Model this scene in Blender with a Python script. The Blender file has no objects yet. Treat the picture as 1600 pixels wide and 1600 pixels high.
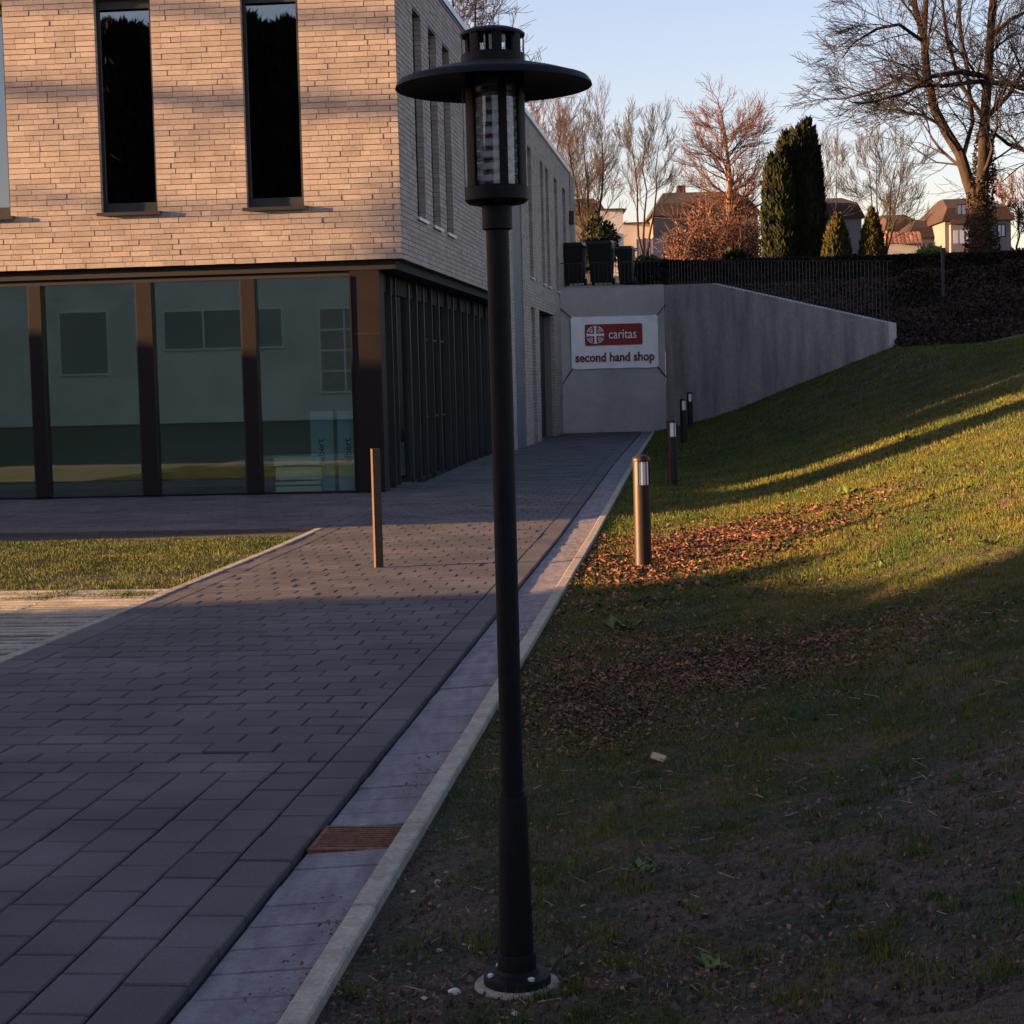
import bpy, math, random
import numpy as np
from mathutils import Vector, Matrix, Euler
rad = math.radians
RNG = np.random.default_rng(7)
random.seed(7)

# ------------------------------------------------------------------ camera, sky, sun, exposure
scn = bpy.context.scene
COL = scn.collection
F_PX, CY, PITCH, ROLL, EYE = 2750.0, 770.0, rad(3.566), rad(-1.50), 1.6
cam_d = bpy.data.cameras.new('camera')
cam = bpy.data.objects.new('camera', cam_d); COL.objects.link(cam)
fw = Vector((0, math.cos(PITCH), -math.sin(PITCH)))
up0 = Vector((0, math.sin(PITCH), math.cos(PITCH)))
rt = Vector((math.cos(ROLL), 0, 0)) + up0 * math.sin(ROLL)
up = up0 * math.cos(ROLL) - Vector((math.sin(ROLL), 0, 0))
cam.matrix_world = Matrix(((rt.x, up.x, -fw.x, 0), (rt.y, up.y, -fw.y, 0), (rt.z, up.z, -fw.z, EYE), (0, 0, 0, 1)))
cam_d.sensor_width = 36; cam_d.sensor_fit = 'HORIZONTAL'
cam_d.lens = F_PX / 1600 * 36
cam_d.shift_y = -(800 - CY) / 1600
cam_d.clip_start = 0.1; cam_d.clip_end = 4000
scn.camera = cam

SUN_EL, SUN_AZ = 7.0, 5.0            # elevation, and angle of travel from +X towards +Y
trav = Vector((math.cos(rad(SUN_AZ)) * math.cos(rad(SUN_EL)), math.sin(rad(SUN_AZ)) * math.cos(rad(SUN_EL)), -math.sin(rad(SUN_EL))))
sun_d = bpy.data.lights.new('sun', 'SUN'); sun_d.energy = 5.0; sun_d.angle = rad(0.55); sun_d.color = (1.0, 0.55, 0.25)
sun = bpy.data.objects.new('sun', sun_d); COL.objects.link(sun)
sun.rotation_euler = trav.to_track_quat('-Z', 'Y').to_euler(); sun.location = (-60, -10, 30)
wd = bpy.data.worlds.new('World'); scn.world = wd; wd.use_nodes = True
wn = wd.node_tree; bg = wn.nodes['Background']
sky = wn.nodes.new('ShaderNodeTexSky'); sky.sky_type = 'NISHITA'; sky.sun_disc = False
sky.sun_elevation = rad(SUN_EL); sky.sun_rotation = math.atan2(-trav.x, -trav.y)
sky.altitude = 100; sky.air_density = 1.0; sky.dust_density = 1.2; sky.ozone_density = 2.2
tint = wn.nodes.new('ShaderNodeMix'); tint.data_type = 'RGBA'; tint.blend_type = 'MULTIPLY'; tint.inputs[0].default_value = 1.0
tint.inputs[7].default_value = (1.36, 0.97, 0.96, 1)
wn.links.new(sky.outputs[0], tint.inputs[6]); wn.links.new(tint.outputs[2], bg.inputs[0]); bg.inputs[1].default_value = 0.066
scn.view_settings.view_transform = 'Standard'; scn.view_settings.look = 'None'
scn.view_settings.gamma = 1.0; scn.view_settings.use_curve_mapping = False
scn.view_settings.exposure = 2.66
scn.cycles.max_bounces = 8; scn.cycles.transparent_max_bounces = 12

# ------------------------------------------------------------------ materials
def mat(name, col, rough=0.8, var=0.0, scale=6.0, col2=None, bump=0.0, bscale=40.0, metal=0.0, spec=0.3, island=0.0, detail=4.0, stretch=None, thresh=(0.35, 0.65), hue=0.0, grain=None):
    m = bpy.data.materials.new(name); m.use_nodes = True
    nt = m.node_tree; N = nt.nodes; L = nt.links; b = N['Principled BSDF']
    b.inputs['Roughness'].default_value = rough; b.inputs['Metallic'].default_value = metal
    b.inputs['Specular IOR Level'].default_value = spec
    tc = N.new('ShaderNodeTexCoord'); src = tc.outputs['Object']
    geo = N.new('ShaderNodeNewGeometry'); src = geo.outputs['Position']
    if stretch:
        mp = N.new('ShaderNodeMapping'); mp.inputs['Scale'].default_value = stretch
        L.new(src, mp.inputs['Vector']); src = mp.outputs[0]
    def noise(s, d=detail):
        n = N.new('ShaderNodeTexNoise'); n.inputs['Scale'].default_value = s; n.inputs['Detail'].default_value = d
        L.new(src, n.inputs['Vector']); return n.outputs['Fac']
    out = None
    if col2 is None and var > 0:
        col2 = tuple(c * (1 + var) for c in col); col = tuple(c * (1 - var) for c in col)
    if col2 is not None:
        r = N.new('ShaderNodeMapRange'); r.inputs[1].default_value = thresh[0]; r.inputs[2].default_value = thresh[1]
        L.new(noise(scale), r.inputs[0])
        mx = N.new('ShaderNodeMix'); mx.data_type = 'RGBA'
        mx.inputs[6].default_value = (*col, 1); mx.inputs[7].default_value = (*col2, 1)
        L.new(r.outputs[0], mx.inputs[0]); out = mx.outputs[2]
    else:
        rgb = N.new('ShaderNodeRGB'); rgb.outputs[0].default_value = (*col, 1); out = rgb.outputs[0]
    if island > 0:
        oi = N.new('ShaderNodeObjectInfo')
        add = N.new('ShaderNodeMath'); add.operation = 'ADD'; L.new(geo.outputs['Random Per Island'], add.inputs[0]); L.new(oi.outputs['Random'], add.inputs[1])
        fr = N.new('ShaderNodeMath'); fr.operation = 'FRACT'; L.new(add.outputs[0], fr.inputs[0])
        mr = N.new('ShaderNodeMapRange'); mr.inputs[3].default_value = 1 - island; mr.inputs[4].default_value = 1 + island
        L.new(fr.outputs[0], mr.inputs[0])
        hs = N.new('ShaderNodeHueSaturation'); L.new(out, hs.inputs['Color']); L.new(mr.outputs[0], hs.inputs['Value'])
        if hue > 0:
            wn_ = N.new('ShaderNodeTexWhiteNoise'); wn_.noise_dimensions = '1D'; L.new(fr.outputs[0], wn_.inputs['W'])
            m3 = N.new('ShaderNodeMapRange'); m3.inputs[3].default_value = 0.5 - hue; m3.inputs[4].default_value = 0.5 + hue
            L.new(wn_.outputs['Value'], m3.inputs[0]); L.new(m3.outputs[0], hs.inputs['Hue'])
        out = hs.outputs[0]
    if grain:
        gs_, lo, hi = grain
        r2 = N.new('ShaderNodeMapRange'); r2.inputs[1].default_value = 0.3; r2.inputs[2].default_value = 0.7; r2.inputs[3].default_value = lo; r2.inputs[4].default_value = hi
        n2 = N.new('ShaderNodeTexNoise'); n2.inputs['Scale'].default_value = gs_; n2.inputs['Detail'].default_value = 5; n2.inputs['Roughness'].default_value = 0.75
        L.new(geo.outputs['Position'], n2.inputs['Vector']); L.new(n2.outputs['Fac'], r2.inputs[0])
        h2 = N.new('ShaderNodeHueSaturation'); L.new(out, h2.inputs['Color']); L.new(r2.outputs[0], h2.inputs['Value']); out = h2.outputs[0]
    L.new(out, b.inputs['Base Color'])
    if bump > 0:
        bp = N.new('ShaderNodeBump'); bp.inputs['Strength'].default_value = 1.0; bp.inputs['Distance'].default_value = bump
        L.new(noise(bscale, 6), bp.inputs['Height']); L.new(bp.outputs[0], b.inputs['Normal'])
    return m

def glass_mat(name, tint, refl, rcol=(1, 1, 1)):
    m = bpy.data.materials.new(name); m.use_nodes = True
    nt = m.node_tree; N = nt.nodes; L = nt.links; N.remove(N['Principled BSDF'])
    t = N.new('ShaderNodeBsdfTransparent'); t.inputs[0].default_value = (*tint, 1)
    g = N.new('ShaderNodeBsdfGlossy'); g.inputs['Roughness'].default_value = 0.01; g.inputs[0].default_value = (*rcol, 1)
    lw = N.new('ShaderNodeFresnel'); lw.inputs[0].default_value = 1.5
    mr = N.new('ShaderNodeMapRange'); mr.inputs[1].default_value = 0.04; mr.inputs[3].default_value = refl
    mr.inputs[4].default_value = 1.0; L.new(lw.outputs[0], mr.inputs[0])
    mx = N.new('ShaderNodeMixShader'); L.new(mr.outputs[0], mx.inputs[0]); L.new(t.outputs[0], mx.inputs[1]); L.new(g.outputs[0], mx.inputs[2])
    L.new(mx.outputs[0], N['Material Output'].inputs[0])
    return m

M = {}
M['brick'] = mat('brick', (0.29, 0.245, 0.215), 0.85, scale=3, col2=(0.345, 0.295, 0.255), island=0.13, bump=0.0012, bscale=90, hue=0.008, grain=(35, 0.82, 1.18))
M['mortar'] = mat('mortar', (0.16, 0.145, 0.13), 0.95)
M['paver'] = mat('paver', (0.040, 0.038, 0.042), 0.75, scale=1.1, col2=(0.076, 0.069, 0.072), island=0.17, bump=0.0012, bscale=260, spec=0.35, grain=(70, 0.72, 1.28))
M['gutter'] = mat('gutter', (0.105, 0.099, 0.109), 0.7, scale=5, col2=(0.165, 0.156, 0.167), island=0.08, bump=0.001, bscale=200, stretch=(3, 0.6, 1), grain=(40, 0.72, 1.25))
M['kerb'] = mat('kerb', (0.25, 0.215, 0.165), 0.85, scale=9, col2=(0.34, 0.295, 0.23), island=0.06, bump=0.002, bscale=70, grain=(45, 0.65, 1.25))
M['slab'] = mat('slab', (0.20, 0.18, 0.14), 0.9, scale=5, col2=(0.32, 0.285, 0.22), island=0.08, bump=0.002, bscale=60, grain=(30, 0.7, 1.25))
M['bed'] = mat('joint_sand', (0.030, 0.027, 0.025), 0.95, var=0.3, scale=60)
M['concrete'] = mat('concrete', (0.22, 0.205, 0.19), 0.85, scale=2.6, col2=(0.36, 0.33, 0.31), thresh=(0.3, 0.6), bump=0.002, bscale=25, stretch=(1, 1, 0.16), grain=(8, 0.8, 1.15))
M['render'] = mat('render', (0.36, 0.335, 0.325), 0.9, scale=0.9, col2=(0.42, 0.39, 0.375), bump=0.001, bscale=60, grain=(5, 0.9, 1.08))
M['soil'] = mat('soil', (0.054, 0.036, 0.027), 0.95, scale=1.9, col2=(0.020, 0.022, 0.010), bump=0.02, bscale=30, detail=8, thresh=(0.42, 0.55), grain=(38, 0.35, 1.9))
M['turf'] = mat('turf', (0.026, 0.036, 0.010), 0.95, scale=1.5, col2=(0.045, 0.040, 0.016), bump=0.01, bscale=20, detail=8, grain=(30, 0.5, 1.5))
M['grass'] = mat('grass_blade', (0.040, 0.068, 0.011), 0.8, scale=1.3, col2=(0.108, 0.104, 0.017), island=0.55, spec=0.12, hue=0.02)
M['weed'] = mat('weed_leaf', (0.075, 0.11, 0.02), 0.6, var=0.15, island=0.3)
M['leaf'] = mat('dead_leaf', (0.095, 0.046, 0.030), 0.75, scale=3, col2=(0.175, 0.080, 0.048), island=0.65, spec=0.2, hue=0.02)
M['crumb'] = mat('soil_crumb', (0.065, 0.043, 0.034), 0.95, scale=2, col2=(0.12, 0.085, 0.068), island=0.6, spec=0.1)
M['straw'] = mat('straw', (0.36, 0.28, 0.18), 0.8, island=0.4)
M['stone'] = mat('stone', (0.34, 0.31, 0.27), 0.9, var=0.2, island=0.3, bump=0.003, bscale=60)
M['frame'] = mat('bronze_frame', (0.0085, 0.0055, 0.0055), 0.6, var=0.08, scale=3, spec=0.2)
M['frame_dark'] = mat('dark_frame', (0.018, 0.018, 0.021), 0.5, spec=0.35)
M['panel_grey'] = mat('grey_panel', (0.11, 0.115, 0.125), 0.6, var=0.05)
M['alu'] = mat('aluminium', (0.50, 0.52, 0.56), 0.4, metal=0.3)
M['sill'] = mat('sill', (0.05, 0.045, 0.042), 0.4, metal=0.3)
M['lamp'] = mat('lamp_paint', (0.0060, 0.0055, 0.0065), 0.6, var=0.15, scale=30, spec=0.14, bump=0.0004, bscale=300, grain=(60, 0.7, 1.4))
M['bollard'] = mat('bollard_paint', (0.016, 0.0105, 0.008), 0.48, spec=0.27, var=0.08, scale=20)
M['opal'] = mat('opal_lens', (0.72, 0.70, 0.66), 0.35)
M['post'] = mat('post_steel', (0.060, 0.038, 0.027), 0.5, metal=0.1, var=0.12, scale=15)
M['lens'] = mat('ribbed_lens', (0.55, 0.56, 0.58), 0.2, spec=0.8)
M['glass_front'] = glass_mat('shop_glass', (0.84, 0.92, 0.88), 0.20, (0.80, 0.93, 0.84))
M['glass_win'] = glass_mat('window_glass', (0.4, 0.44, 0.46), 0.19, (0.92, 0.97, 1))
M['glass_lamp'] = glass_mat('lamp_glass', (0.75, 0.77, 0.80), 0.06)
M['interior'] = mat('interior', (0.20, 0.21, 0.19), 0.9)
M['interior_dark'] = mat('interior_dark', (0.02, 0.02, 0.022), 0.9)
M['white'] = mat('white_board', (0.80, 0.82, 0.80), 0.7)
M['bluegrey'] = mat('pale_blue_print', (0.40, 0.58, 0.68), 0.7)
M['ink'] = mat('black_ink', (0.01, 0.01, 0.012), 0.8)
M['rust'] = mat('rust', (0.10, 0.036, 0.018), 0.85, scale=30, col2=(0.16, 0.07, 0.04), bump=0.002, bscale=120, grain=(80, 0.5, 1.6))
M['vinyl'] = mat('vinyl', (0.82, 0.80, 0.82), 0.5, var=0.04, scale=3)
M['red'] = mat('banner_red', (0.24, 0.022, 0.022), 0.55)
M['maroon'] = mat('banner_maroon', (0.16, 0.012, 0.035), 0.55)
M['rope'] = mat('rope', (0.012, 0.012, 0.014), 0.7)
M['bin'] = mat('bin_plastic', (0.004, 0.005, 0.007), 0.4, spec=0.3)
M['bark'] = mat('bark', (0.011, 0.008, 0.007), 0.95, scale=3, col2=(0.026, 0.017, 0.013), bump=0.02, bscale=9, stretch=(1, 1, 0.3), grain=(12, 0.5, 1.5))
M['twig'] = mat('twig', (0.017, 0.012, 0.011), 0.9, island=0.2)
M['birch_bark'] = mat('birch_bark', (0.24, 0.15, 0.10), 0.8, scale=4, col2=(0.11, 0.06, 0.04))
M['birch_twig'] = mat('birch_twig', (0.088, 0.043, 0.030), 0.9, island=0.25)
M['beech_leaf'] = mat('beech_leaf', (0.060, 0.031, 0.022), 0.8, island=0.5, scale=0.9, col2=(0.125, 0.056, 0.034))
M['pale_twig'] = mat('pale_twig', (0.052, 0.042, 0.036), 0.9, island=0.2)
M['conifer'] = mat('conifer_spray', (0.009, 0.014, 0.008), 0.8, scale=1.5, col2=(0.020, 0.022, 0.009), island=0.5, spec=0.1)
M['conifer_gold'] = mat('golden_conifer_spray', (0.022, 0.026, 0.009), 0.8, scale=1.5, col2=(0.048, 0.040, 0.012), island=0.4, spec=0.1)
M['hedge'] = mat('hedge_leaf', (0.011, 0.012, 0.009), 0.85, scale=1.4, col2=(0.034, 0.025, 0.016), island=0.5, spec=0.1)
M['ivy'] = mat('undergrowth_leaf', (0.015, 0.013, 0.009), 0.85, scale=0.7, col2=(0.052, 0.030, 0.022), island=0.6, spec=0.1)
M['ivy_leaf'] = mat('ivy_leaf', (0.016, 0.015, 0.008), 0.85, scale=1.2, col2=(0.040, 0.024, 0.012), island=0.6, spec=0.1)
M['earth'] = mat('earth', (0.022, 0.015, 0.012), 0.95, scale=0.8, col2=(0.02, 0.02, 0.012), bump=0.05, bscale=3, grain=(3, 0.4, 1.7))
M['roof_brown'] = mat('brown_tiles', (0.024, 0.015, 0.0135), 0.9, scale=0.8, col2=(0.036, 0.021, 0.017), bump=0.02, bscale=6)
M['roof_dark'] = mat('dark_tiles', (0.022, 0.020, 0.020), 0.9, scale=0.8, col2=(0.034, 0.028, 0.026))
M['roof_orange'] = mat('orange_tiles', (0.19, 0.085, 0.05), 0.9, island=0.35, scale=1, col2=(0.27, 0.13, 0.08))
M['window_white'] = mat('window_white', (0.58, 0.58, 0.56), 0.6)
M['house_white'] = mat('house_white', (0.125, 0.122, 0.130), 0.9, var=0.06, scale=1)
M['house_cream'] = mat('house_cream', (0.11, 0.095, 0.08), 0.9, var=0.06, scale=1)
M['house_pink'] = mat('house_pink', (0.19, 0.135, 0.115), 0.9, var=0.06, scale=1)
M['house_grey'] = mat('house_grey', (0.50, 0.49, 0.45), 0.9, var=0.10, scale=0.6)
M['wpane'] = mat('far_pane', (0.20, 0.205, 0.20), 0.15, spec=0.6)
M['wpane_light'] = mat('far_pane_light', (0.35, 0.40, 0.46), 0.2, spec=0.6)
M['blue_fence'] = mat('blue_paint', (0.05, 0.08, 0.17), 0.8, var=0.15, scale=3)
M['wood'] = mat('raw_wood', (0.42, 0.30, 0.19), 0.8, var=0.1, scale=40)

# ------------------------------------------------------------------ mesh helpers
def tag(o, label=None, cat=None, group=None, kind=None):
    if label: o['label'] = label
    if cat: o['category'] = cat
    if group: o['group'] = group
    if kind: o['kind'] = kind
    return o

def link(name, me, parent=None):
    o = bpy.data.objects.new(name, me); COL.objects.link(o)
    if parent is not None: o.parent = parent
    return o

def empty(name, loc=(0, 0, 0), rz=0.0):
    o = bpy.data.objects.new(name, None); COL.objects.link(o)
    o.location = loc; o.rotation_euler = (0, 0, rz); o.empty_display_size = 0.2
    return o

def fast_mesh(name, V, faces_flat, n_per, m, smooth=False):
    """V (n,3) array, faces_flat flat index array of polygons that all have n_per corners"""
    me = bpy.data.meshes.new(name)
    V = np.asarray(V, dtype=np.float32); Fl = np.asarray(faces_flat, dtype=np.int32).ravel()
    nf = len(Fl) // n_per
    me.vertices.add(len(V)); me.vertices.foreach_set('co', V.ravel())
    me.loops.add(len(Fl)); me.loops.foreach_set('vertex_index', Fl)
    me.polygons.add(nf)
    me.polygons.foreach_set('loop_start', np.arange(0, len(Fl), n_per, dtype=np.int32))
    me.polygons.foreach_set('loop_total', np.full(nf, n_per, dtype=np.int32))
    if smooth: me.polygons.foreach_set('use_smooth', np.ones(nf, dtype=bool))
    me.update(calc_edges=True)
    if m: me.materials.append(m)
    return me

class MB:
    def __init__(s): s.v = []; s.f = []
    def add(s, vs, fs):
        n = len(s.v); s.v += [tuple(p) for p in vs]; s.f += [tuple(i + n for i in f) for f in fs]
    def hexa(s, P):                                  # 8 points: bottom 0-3, top 4-7
        s.add(P, [(3, 2, 1, 0), (4, 5, 6, 7), (0, 1, 5, 4), (1, 2, 6, 5), (2, 3, 7, 6), (3, 0, 4, 7)])
    def box(s, x0, x1, y0, y1, z0, z1):
        s.hexa([(x0, y0, z0), (x1, y0, z0), (x1, y1, z0), (x0, y1, z0), (x0, y0, z1), (x1, y0, z1), (x1, y1, z1), (x0, y1, z1)])
    def bar(s, a, b, w, d=None):
        a = Vector(a); b = Vector(b); d = d or w; ax = (b - a).normalized()
        s1 = ax.cross(Vector((0, 0, 1)));
        if s1.length < 1e-3: s1 = Vector((1, 0, 0))
        s1.normalize(); s2 = ax.cross(s1)
        P = [c + s1 * (i * w / 2) + s2 * (j * d / 2) for c in (a, b) for i, j in ((-1, -1), (1, -1), (1, 1), (-1, 1))]
        s.hexa(P)
    def lathe(s, prof, n=32, c=(0, 0), a0=0.0, a1=2 * math.pi, cap=True):
        full = abs(a1 - a0 - 2 * math.pi) < 1e-6
        k = n if full else n + 1; b = len(s.v)
        for r, z in prof:
            for i in range(k):
                a = a0 + (a1 - a0) * i / n
                s.v.append((c[0] + r * math.cos(a), c[1] + r * math.sin(a), z))
        for j in range(len(prof) - 1):
            for i in range(n):
                i2 = (i + 1) % k
                s.f.append((b + j * k + i, b + j * k + i2, b + (j + 1) * k + i2, b + (j + 1) * k + i))
        if cap and full:
            s.f.append(tuple(b + i for i in reversed(range(k))))
            s.f.append(tuple(b + (len(prof) - 1) * k + i for i in range(k)))
    def tube(s, pts, radii, n=6):
        pts = [Vector(p) for p in pts]; b = len(s.v); prev = None
        for i, p in enumerate(pts):
            t = (pts[min(i + 1, len(pts) - 1)] - pts[max(i - 1, 0)]).normalized()
            if prev is None:
                prev = t.cross(Vector((0.3, 1, 0.2))).normalized()
            u = (prev - t * prev.dot(t)).normalized(); w = t.cross(u); prev = u
            for k in range(n):
                a = 2 * math.pi * k / n
                s.v.append(tuple(p + (u * math.cos(a) + w * math.sin(a)) * radii[i]))
        for i in range(len(pts) - 1):
            for k in range(n):
                k2 = (k + 1) % n
                s.f.append((b + i * n + k, b + i * n + k2, b + (i + 1) * n + k2, b + (i + 1) * n + k))
        s.f.append(tuple(b + k for k in reversed(range(n)))); s.f.append(tuple(b + (len(pts) - 1) * n + k for k in range(n)))
    def mesh(s, name, m, smooth=False):
        me = bpy.data.meshes.new(name); me.from_pydata(s.v, [], s.f); me.materials.append(m)
        if smooth:
            me.polygons.foreach_set('use_smooth', [True] * len(me.polygons))
            me.set_sharp_from_angle(angle=rad(40))
        me.update(); return me
    def build(s, name, m, parent=None, smooth=False):
        return link(name, s.mesh(name, m, smooth), parent)

def stuffed(o, label=None, cat=None):
    o['kind'] = 'stuff'
    if label: o['label'] = label
    if cat: o['category'] = cat
    return o

# value noise on arrays
_T = RNG.random((256, 256))
def vnoise(x, y, s=1.0, seed=0):
    x = np.asarray(x, float) * s + seed * 17.3 + 1000; y = np.asarray(y, float) * s + seed * 9.1 + 1000
    xi = np.floor(x).astype(int); yi = np.floor(y).astype(int); fx = x - xi; fy = y - yi
    fx = fx * fx * (3 - 2 * fx); fy = fy * fy * (3 - 2 * fy)
    g = lambda a, b: _T[a & 255, b & 255]
    return (g(xi, yi) * (1 - fx) + g(xi + 1, yi) * fx) * (1 - fy) + (g(xi, yi + 1) * (1 - fx) + g(xi + 1, yi + 1) * fx) * fy
def fbm(x, y, s=1.0, o=4, seed=0):
    r = 0; a = 0.5; t = 0
    for i in range(o):
        r = r + a * vnoise(x, y, s, seed + i); t += a; a *= 0.5; s *= 2.03
    return r / t

# path axes: s runs along the path, t across it (to the right)
PA = np.array([0.1015, 0.9948]); PB = np.array([0.9948, -0.1015])
def rise(Y): return 0.13 * np.clip((np.asarray(Y, float) - 18) / 14, 0, 1)
def pst(s, t): return (s * PA[0] + t * PB[0], s * PA[1] + t * PB[1])
def to_d(X, Y): return (np.asarray(X) * PB[0] + np.asarray(Y) * PB[1]) + 0.98      # distance right of the kerb
def lawn_z(X, Y, fine=True):
    X = np.asarray(X, float); Y = np.asarray(Y, float)
    d = np.maximum(to_d(X, Y), 0)
    cap = 1.83 + 0.55 * np.clip((Y - 27) / 19, 0, 1) + 0.02 * np.maximum(X - 10, 0)
    q = np.where(d < 2.8, 0.056 * d * d, 0.439 + 0.3136 * (d - 2.8))
    k = 0.25
    h = np.clip(0.5 + 0.5 * (cap - q) / k, 0, 1)
    z = cap * (1 - h) + q * h - k * h * (1 - h)
    z = z + rise(Y) + 0.15 * np.minimum(d, 6) * np.clip((Y - 25) / 25, 0, 1) * (1 - np.clip((d - 6) / 2, 0, 1) * .95) - 0.012 + 0.05 * (fbm(X, Y, 0.6, 3, 3) - 0.5) * np.clip(d / 1.5, 0, 1)
    if fine:
        lampd = np.clip((np.hypot(X + .02, Y - 4.63) - .13) / .12, 0, 1)
        z = z * lampd + (1 - lampd) * -0.012 if True else z
        z = z + lampd * 0.035 * (fbm(X, Y, 3.5, 4, 5) - 0.5) * np.clip(d / 0.25, 0.1, 1) + lampd * (0.018 * (vnoise(X, Y, 17, 8) - 0.5) + .012 * (vnoise(X, Y, 41, 9) - .5)) * np.clip(d / 0.15, 0, 1)
    return z

# ------------------------------------------------------------------ THE SETTING: ground sheets
g = MB(); g.add([(-1500, -1500, -0.16), (1500, -1500, -0.16), (1500, 2500, -0.16), (-1500, 2500, -0.16)], [(0, 1, 2, 3)])
tag(g.build('ground', M['turf']), kind='structure')

def grid_mesh(name, X, Y, Z, m, smooth=True):
    r, c = X.shape
    V = np.stack([X, Y, Z], -1).reshape(-1, 3)
    i = np.arange(r * c).reshape(r, c)
    Fq = np.stack([i[:-1, :-1], i[:-1, 1:], i[1:, 1:], i[1:, :-1]], -1).reshape(-1)
    return fast_mesh(name, V, Fq, 4, m, smooth)

# lawn bank right of the kerb
rows = 3.0 * np.exp(np.linspace(0, math.log(48.0 / 3.0), 430)); rows = np.concatenate([np.linspace(-12, 2.95, 30), rows])
cols = np.concatenate([[0.0], 0.03 * (np.exp(np.linspace(0, math.log(30 / 0.03 + 1), 230)) - 1)[1:]])
S, D = np.meshgrid(rows, cols, indexing='ij')
T = D - 0.98
LX = S * PA[0] + T * PB[0]; LY = S * PA[1] + T * PB[1]
LY = np.minimum(LY, np.where(LX > 9.47, 44.9, 200))
wl = 50.35 - (LX - 4.47) * 1.25
LY = np.where((LX > 4.47) & (LX <= 9.6), np.minimum(LY, wl + 0.1), LY)
tag(link('lawn_bank', grid_mesh('lawn_bank', LX, LY, lawn_z(LX, LY), M['soil'])), kind='structure')

# upper terrain behind the retaining walls
HY = 55.0
def wall_line(X):       # start line of the upper terrain: Y and height
    X = np.asarray(X, float)
    Ys = np.where(X < 4.5, 50.5, np.where(X < 9.5, 50.6 - (X - 4.47) * 1.25, 43.7 + 0.0 * X))
    zt = np.where(X < 5.6, 4.18, np.where(X < 9.5, 4.10 - (X - 5.6) * 0.348, np.maximum(2.3, 2.56 + (X - 9.5) * 0.02)))
    return np.where(X >= 9.5, 44.6, Ys), np.where(X >= 9.5, lawn_z(np.maximum(X, 9.5), 44.6 + 0 * X, False) - .03, zt)
ux = np.concatenate([np.linspace(-120, -12, 16), np.linspace(-11, 1.3, 10), np.linspace(1.5, 30, 190), np.linspace(32, 220, 40)])
uv = np.concatenate([np.linspace(0, 1, 60), 1 + np.linspace(0.05, 1, 60) ** 2 * 24])
UX, UV = np.meshgrid(ux, uv)
Ys, Zs = wall_line(UX)
left = UX < 1.4
Ys = np.where(left, 50.8, Ys); Zs = np.where(left, 4.1, Zs)
UYY = np.where(UV <= 1, Ys + (HY - Ys) * UV, HY + (UV - 1) * 25)
hill = np.interp(UYY, [HY, 70, 115, 130, 200, 700], [4.45, 5.5, 8.4, 9.1, 9.6, 12.0])
UZ = np.where(UV <= 1, Zs + (4.45 - Zs) * np.clip(UV, 0, 1) ** 0.9, hill)
UZ = UZ + 0.18 * (fbm(UX, UYY, 0.5, 4, 2) - 0.5) * np.clip(UV * 3, 0, 1)
tag(link('hillside', grid_mesh('hillside', UX, UYY, UZ, M['earth'])), kind='structure')
def hill_z(X, Y):
    Y0, Z0 = wall_line(X)
    if Y <= HY:
        v = max(0, min(1, (Y - float(Y0)) / (HY - float(Y0)))); return float(Z0) + (4.45 - float(Z0)) * v ** 0.9
    return float(np.interp(Y, [HY, 70, 115, 130, 200, 700], [4.45, 5.5, 8.4, 9.1, 9.6, 12.0]))

# ------------------------------------------------------------------ paving pieces
def paver_pts(s0, s1, t0, t1, zt, h=0.05, ch=0.0055, tilt=(0, 0), zr=None):
    """chamfered block between path coordinates; zr = top height at the right side"""
    zr = zt if zr is None else zr
    out = []
    for (a, b, c, k) in ((0, 0, h, 0), (0, 0, ch, 0), (ch, ch, 0, 1)):
        for (s, t) in ((s0 + a, t0 + b), (s0 + a, t1 - b), (s1 - a, t1 - b), (s1 - a, t0 + b)):
            x, y = pst(s, t); u = (t - t0) / (t1 - t0)
            out.append((x, y, float(rise(y)) + zt + (zr - zt) * u - c + tilt[0] * (u - 0.5) + tilt[1] * ((s - s0) / (s1 - s0) - 0.5)))
    return out
PF = [(0, 1, 5, 4), (1, 2, 6, 5), (2, 3, 7, 6), (3, 0, 4, 7), (4, 5, 9, 8), (5, 6, 10, 9), (6, 7, 11, 10), (7, 4, 8, 11), (8, 9, 10, 11)]

pieces = []                                     # (s0,s1,t0,t1) of dark pavers
J = 0.008
def run_len(s_from, s_to, t0, t1, L, off):
    s = s_from + off - L
    while s < s_to:
        a, b = max(s, s_from), min(s + L, s_to)
        if b - a > 0.03: pieces.append((a + J / 2, b - J / 2, t0 + J / 2, t1 - J / 2))
        s += L
T_R0, T_R1, T_L0, T_L1 = -1.572, -1.375, -4.148, -3.952
run_len(2.0, 51, T_R0, T_R1, 0.31, 0.07)
run_len(2.0, 51, T_L0, T_L1, 0.31, 0.2)
SPLIT = 7.15
n = 12; w = (T_R0 - T_L1) / n
for i in range(n):
    run_len(2.0, SPLIT, T_L1 + i * w, T_L1 + (i + 1) * w, 0.312, 0.155 * (i % 2) + random.uniform(-0.02, 0.02))
def rows_across(s_from, s_to, ta, tb):
    k = 0; s = s_from
    while s < s_to:
        e = min(s + 0.199, s_to)
        t = ta - 0.312 + (k * 0.104) % 0.312
        while t < tb:
            a, b = max(t, ta), min(t + 0.312, tb)
            if b - a > 0.03: pieces.append((s + J / 2, e - J / 2, a + J / 2, b - J / 2))
            t += 0.312
        s = e; k += 1
rows_across(SPLIT, 51.2, T_L1, T_R0)
def pz(): return random.gauss(0, 0.0016)
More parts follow.
